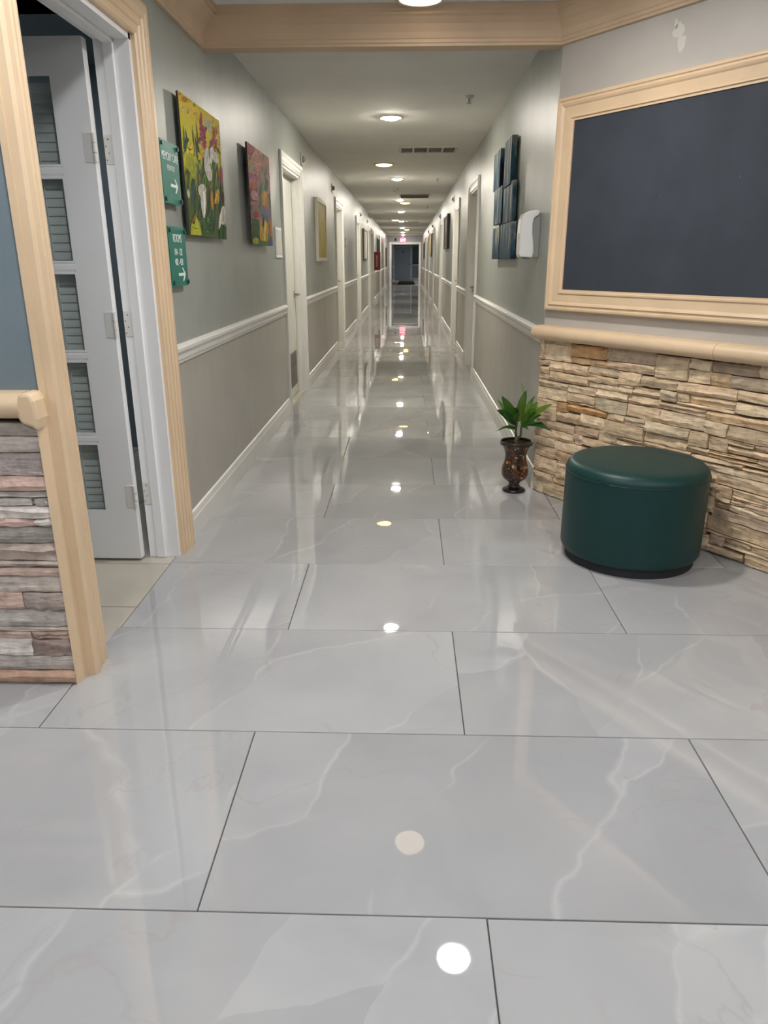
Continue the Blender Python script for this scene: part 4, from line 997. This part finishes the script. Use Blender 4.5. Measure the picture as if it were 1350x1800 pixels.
for k, (x, y) in enumerate([(-0.30, 10.15), (-0.054, 16.75), (-0.366, 23.9), (-0.026, 31.4)]):
    downlight(x, y, 'disc_warm', 0.105, ['nearest warm yellow flush disc light before the second white bulb', 'second warm yellow disc light near the ceiling return grille', 'third warm yellow disc light left of the bulbs', 'farthest warm yellow disc light near the exit'][k], 'warm corridor disc lights', 0.030)
downlight(0.289, 3.06, 'bulb_lobby_main', 0.090, 'bright lobby downlight mirrored in the nearest floor tiles', 'lobby downlights', 0.012)
for k, (x, y) in enumerate([(-0.55, 1.65), (1.1, 0.7), (-0.5, -0.3), (-2.3, 0.2), (2.5, 0.4), (-1.4, -2.3), (1.6, -2.3)]):  # inferred lobby lamps out of view; first one added to brighten the French door
    downlight(x, y, 'bulb_lobby', 0.090, 'unseen lobby downlight overhead around the viewer', 'lobby downlights', 0.012)
r = tag(empty('flush_light', (0.05, 3.885, ZC)), 'round warm flush ceiling light against the tan crown moulding', 'ceiling light')
MB().lathe([(0.100, 0), (0.118, -0.006), (0.120, -0.022), (0.108, -0.030), (0.096, -0.028)], 32, cap=False).build('trim_ring', 'cream_frame', r, smooth=True)
MB().lathe([(0.098, -0.026), (0.07, -0.032), (0.03, -0.035), (0.002, -0.036)], 32).build('lamp_lens', 'fixture_warm', r, smooth=True)

def vent(x0, x1, y0, y1, cells, label):
    r = tag(empty('ceiling_vent', ((x0+x1)/2, (y0+y1)/2, ZC)), label, 'vent', 'return-air grilles in the corridor ceiling')
    hx, hy = (x1-x0)/2, (y1-y0)/2; f = 0.028
    MB().box((-hx+f, -hy+f, -0.004), (hx-f, hy-f, 0.0)).build('backing', 'vent_dark', r)
    for a, b_ in (((-hx, -hy, -0.014), (-hx+f, hy, 0)), ((hx-f, -hy, -0.014), (hx, hy, 0)), ((-hx+f, -hy, -0.014), (hx-f, -hy+f, 0)), ((-hx+f, hy-f, -0.014), (hx-f, hy, 0))):
        MB().box(a, b_).build('frame_bar', 'vent_white', r)
    for i in range(1, cells):
        x = -hx+2*hx*i/cells; MB().box((x-0.010, -hy+f, -0.013), (x+0.010, hy-f, -0.003)).build('divider', 'vent_white', r)
    n = 7
    for i in range(n):
        y = -hy+f+(2*hy-2*f)*(i+0.5)/n
        MB().prism([(y-0.010, -0.012), (y+0.006, -0.003), (y+0.009, -0.004), (y-0.007, -0.013)], lambda u, v, k: ((-hx+f, hx-f)[k], u, v)).build('slat', 'vent_dark', r)
vent(-0.10, 0.53, 8.63, 9.05, 4, 'four-cell return grille nearest on the corridor ceiling')
vent(-0.16, 0.42, 14.6, 15.45, 1, 'dark single-cell return grille beyond the second white bulb')
vent(-0.05, 0.35, 24.6, 25.3, 1, 'faint return grille far along the corridor ceiling')
def sprinkler(x, y, label):
    r = tag(empty('sprinkler_head', (x, y, ZC)), label, 'sprinkler', 'ceiling sprinklers')
    MB().lathe([(0.035, 0), (0.034, -0.006), (0.018, -0.012), (0.010, -0.012)], 16).build('escutcheon', 'vent_white', r, smooth=True)
    MB().tube([(0, 0, -0.01), (0, 0, -0.045)], 0.007, 8).build('stem', 'nickel', r)
    MB().lathe([(0.020, -0.046), (0.020, -0.049)], 12).build('deflector', 'nickel', r)
sprinkler(0.446, 6.12, 'pendent sprinkler nearest, right of the first bulb'); sprinkler(0.43, 11.9, 'pendent sprinkler right of the second white bulb'); sprinkler(0.45, 17.9, 'pendent sprinkler right of the dark grille')
r = tag(empty('smoke_detector', (-0.21, 13.5, ZC)), 'small round smoke detector between the second and third bulbs', 'detector')
MB().lathe([(0.060, 0), (0.060, -0.012), (0.052, -0.026), (0.03, -0.034)], 20).build('housing', 'vent_white', r, smooth=True)
MB().lathe([(0.02, -0.034), (0.018, -0.040)], 14).build('chamber', 'dispenser_grey', r)

downlight(0.85, YEND+8.6, 'added_vestibule_light', 0.09, 'added unseen light brightening the vestibule beyond the corridor', 'added vestibule light', 0.01)  # unseen lamp added to brighten the dark vestibule
downlight(-2.75, 4.3, 'added_room_light', 0.09, 'added unseen light brightening the side room behind the French door', 'added side room light', 0.01)  # unseen lamp added to lift the dark side room
# exit sign and small horn at the end
r = tag(empty('exit_sign', (-0.215, YEND-0.06, 2.05)), 'glowing red EXIT sign above the far doorway', 'sign')
MB().box((-0.15, -0.02, 0), (0.15, 0.04, 0.24)).build('housing', 'sign_white', r, bevel=0.01)
MB().box((-0.135, -0.026, 0.015), (0.135, -0.021, 0.225)).build('face', 'exit_red', r); face = r.children[-1]
me = text_mesh('EXIT', 0.17, 0.72); me.materials.clear(); me.materials.append(MATS['exit_pale'])
for v in me.vertices: x, y, z = v.co; v.co = (x, -0.0268-z, 0.12+y)
o = bpy.data.objects.new('lettering', me); C.objects.link(o); o.parent = face
MB().box((-0.03, 0.0, 0.24), (0.03, 0.03, 0.31)).build('canopy', 'sign_white', r)
r = tag(empty('alarm_horn', (-0.58, YEND, 2.14)), 'small black alarm horn beside the exit sign', 'alarm')
MB().box((-0.05, -0.04, 0), (0.05, 0, 0.13)).build('housing', 'black_metal', r, bevel=0.006); MB().box((-0.03, -0.05, 0.03), (0.03, -0.04, 0.10)).build('grille', 'canvas_edge', r)

# ------------------------------------------------------------------ green stool
SC = (1.008, 3.130); SR = 0.300
st = tag(empty('round_ottoman', (SC[0], SC[1], 0)), 'round dark green vinyl ottoman against the stone wainscot', 'ottoman')
MB().lathe([(SR-0.022, 0.0), (SR-0.022, 0.040)], 64).build('plinth', 'dark_gap', st, smooth=False)
pr = [(SR-0.04, 0.036), (SR-0.02, 0.037), (SR-0.008, 0.043), (SR-0.001, 0.055), (SR, 0.075), (SR, 0.25), (SR, 0.395)]
for i in range(1, 8):
    t = math.pi/2*i/8; pr.append((SR-0.045+0.045*math.cos(t), 0.398+0.045*math.sin(t)))
pr += [(SR-0.08, 0.4455), (SR-0.16, 0.448), (0.05, 0.450), (0.002, 0.450)]
uph = MB().lathe(pr, 96).build('upholstery', 'green_vinyl', st, smooth=True)
ring = MB(); R_ = SR+0.0005
ring.tube([(R_*math.cos(2*math.pi*i/72), R_*math.sin(2*math.pi*i/72), 0.3975) for i in range(73)], 0.0022, 6); ring.build('seam', 'green_vinyl', uph, smooth=True)
a0 = math.radians(80); MB().tube([(R_*math.cos(a0), R_*math.sin(a0), 0.06), (R_*math.cos(a0), R_*math.sin(a0), 0.395)], 0.0015, 6).build('seam', 'green_vinyl', uph)

# ------------------------------------------------------------------ mosaic vase with plant
VX, VY_ = 0.628, 4.10
va = tag(empty('mosaic_vase', (VX, VY_, 0)), 'amber mosaic glass vase on a black foot at the wall corner', 'vase')
MB().lathe([(0.066, 0.0), (0.068, 0.006), (0.062, 0.014), (0.045, 0.022), (0.034, 0.030), (0.031, 0.042), (0.034, 0.052), (0.036, 0.062)], 40).build('foot', 'vase_black', va, smooth=True)
body = [(0.030, 0.058), (0.050, 0.064), (0.066, 0.078), (0.075, 0.098), (0.077, 0.120), (0.074, 0.142), (0.067, 0.165), (0.061, 0.188), (0.060, 0.208), (0.063, 0.230), (0.071, 0.252), (0.082, 0.272), (0.090, 0.283)]
inner = [(r_-0.004, z_) for r_, z_ in reversed(body[3:])]
MB().lathe(body+inner, 48, cap=False).build('body', 'mosaic', va, smooth=True)
rim = MB().lathe([(0.086, 0.281), (0.092, 0.282), (0.0945, 0.289), (0.092, 0.295), (0.086, 0.295), (0.083, 0.288), (0.086, 0.281)], 48, cap=False).build('rim', 'vase_black', va, smooth=True)
bead = MB()
for i in range(44):
    t = 2*math.pi*i/44; bead.lathe([(0.001, -0.0032), (0.0032, 0), (0.001, 0.0032)], 6, (0.0885*math.cos(t), 0.0885*math.sin(t), 0.2765))
o = bead.build('bead_ring', 'vase_black', rim, smooth=True)
pt = tag(empty('dracaena_plant', (VX, VY_, 0.235)), 'leafy green corn plant growing in the mosaic vase', 'plant')
MB().lathe([(0.055, -0.02), (0.058, 0.0), (0.03, 0.006), (0.002, 0.008)], 24).build('soil', 'soil', pt, smooth=True)
MB().tube([(0.0, 0, 0.0), (-0.002, 0, 0.05), (-0.001, 0, 0.085)], [0.012, 0.011, 0.010], 10).build('cane', 'stem_green', pt, smooth=True)
MB().tube([(-0.003, 0, 0.07), (-0.008, -0.003, 0.11), (-0.006, -0.004, 0.15), (-0.004, -0.004, 0.19)], [0.008, 0.006, 0.006, 0.004], 8).build('stem', 'stem_green', pt, smooth=True)
MB().tube([(0.004, 0, 0.06), (0.022, 0.002, 0.09), (0.022, 0.002, 0.13), (0.028, 0.004, 0.19)], [0.007, 0.006, 0.006, 0.004], 8).build('stem', 'stem_green', pt, smooth=True)
stems = [c_ for c_ in pt.children if c_.name.startswith('stem')]
def leaf_mesh(pts, wmax, roll=0.0, name='leaf'):
    """arched blade through pts (root, mid, tip), folded along its midrib"""
    p0, p1, p2 = [Vector(p) for p in pts]; n = 9; vs = []; fs = []
    for i in range(n+1):
        t = i/n; p = p0*(1-t)**2+p1*2*t*(1-t)+p2*t*t; tg = ((p1-p0)*(1-t)+(p2-p1)*t).normalized()
        view = Vector((0.25*math.sin(roll), -1, 0.55)).normalized()
        s_ = tg.cross(view).normalized(); nn = s_.cross(tg).normalized()
        s_ = (s_*math.cos(roll)+nn*math.sin(roll))
        nn = s_.cross(tg).normalized()
        h = wmax*0.68*(math.sin(math.pi*min(1, 0.10+0.9*t))**0.75)*(1-0.25*t)
        if i == n: h = 0.0004
        vs += [p-s_*h-nn*h*0.28, p, p+s_*h-nn*h*0.28]
    for i in range(n):
        a = i*3; fs += [(a, a+1, a+4, a+3), (a+1, a+2, a+5, a+4)]
    return MB().add(vs, fs)
# leaf tips measured in the picture (x right, z up from the vase mouth), with depth of their own
def lf(rx, rz, mx_, mz, tx, tz, ty, w_, roll=0.0):
    leaf_mesh([(rx, -0.002, rz), (mx_, ty*0.5, mz), (tx, ty, tz)], w_, roll).build('leaf', 'leaf', stems[0] if rx < 0.01 else stems[1], smooth=True, recalc=False)
lf(-0.004, 0.17, -0.05, 0.25, -0.100, 0.318, -0.03, 0.042, 0.2)
lf(-0.004, 0.16, -0.06, 0.23, -0.118, 0.290, 0.03, 0.026, -0.4)
lf(-0.006, 0.15, -0.06, 0.215, -0.125, 0.245, -0.05, 0.034, 0.3)
lf(-0.004, 0.18, 0.00, 0.24, -0.045, 0.262, -0.08, 0.034, -0.2)
lf(-0.004, 0.18, 0.020, 0.27, 0.040, 0.345, 0.02, 0.038, 0.1)
lf(0.026, 0.18, 0.020, 0.26, 0.026, 0.335, -0.01, 0.036, -0.3)
lf(0.026, 0.18, 0.055, 0.27, 0.088, 0.315, 0.0, 0.022, 0.2)
lf(0.028, 0.18, 0.07, 0.25, 0.098, 0.290, -0.04, 0.036, 0.4)
lf(0.028, 0.17, 0.09, 0.25, 0.165, 0.292, -0.12, 0.034, 0.3)
lf(0.028, 0.15, 0.09, 0.200, 0.170, 0.145, -0.15, 0.026, -0.2)
lf(0.028, 0.16, 0.06, 0.20, 0.118, 0.222, -0.07, 0.028, 0.1)
lf(0.026, 0.18, 0.05, 0.235, 0.085, 0.262, -0.08, 0.034, 0.5)
lf(-0.006, 0.13, -0.055, 0.165, -0.125, 0.122, -0.05, 0.013, 0.1)
lf(-0.006, 0.13, -0.04, 0.15, -0.062, 0.142, -0.06, 0.018, 0.2)
lf(-0.004, 0.16, -0.02, 0.20, -0.010, 0.232, -0.07, 0.034, -0.5)
lf(-0.006, 0.15, -0.03, 0.18, -0.055, 0.205, -0.06, 0.026, 0.6)
lf(0.000, 0.17, 0.01, 0.23, 0.004, 0.275, -0.05, 0.042, 0.0)
lf(0.024, 0.15, 0.035, 0.19, 0.045, 0.232, -0.06, 0.034, 0.3)
lf(-0.006, 0.16, -0.075, 0.20, -0.085, 0.205, -0.03, 0.020, 0.3)
lf(0.026, 0.14, 0.045, 0.155, 0.055, 0.130, -0.05, 0.014, 0.0)
lf(0.020, 0.33, 0.020, 0.36, 0.010, 0.385, 0.01, 0.008, 0.2)
lf(-0.005, 0.15, -0.07, 0.19, -0.105, 0.262, -0.09, 0.022, -0.3)
lf(0.026, 0.17, 0.03, 0.24, 0.062, 0.292, -0.05, 0.024, 0.2)
lf(0.027, 0.15, 0.075, 0.185, 0.125, 0.190, -0.11, 0.018, 0.4)
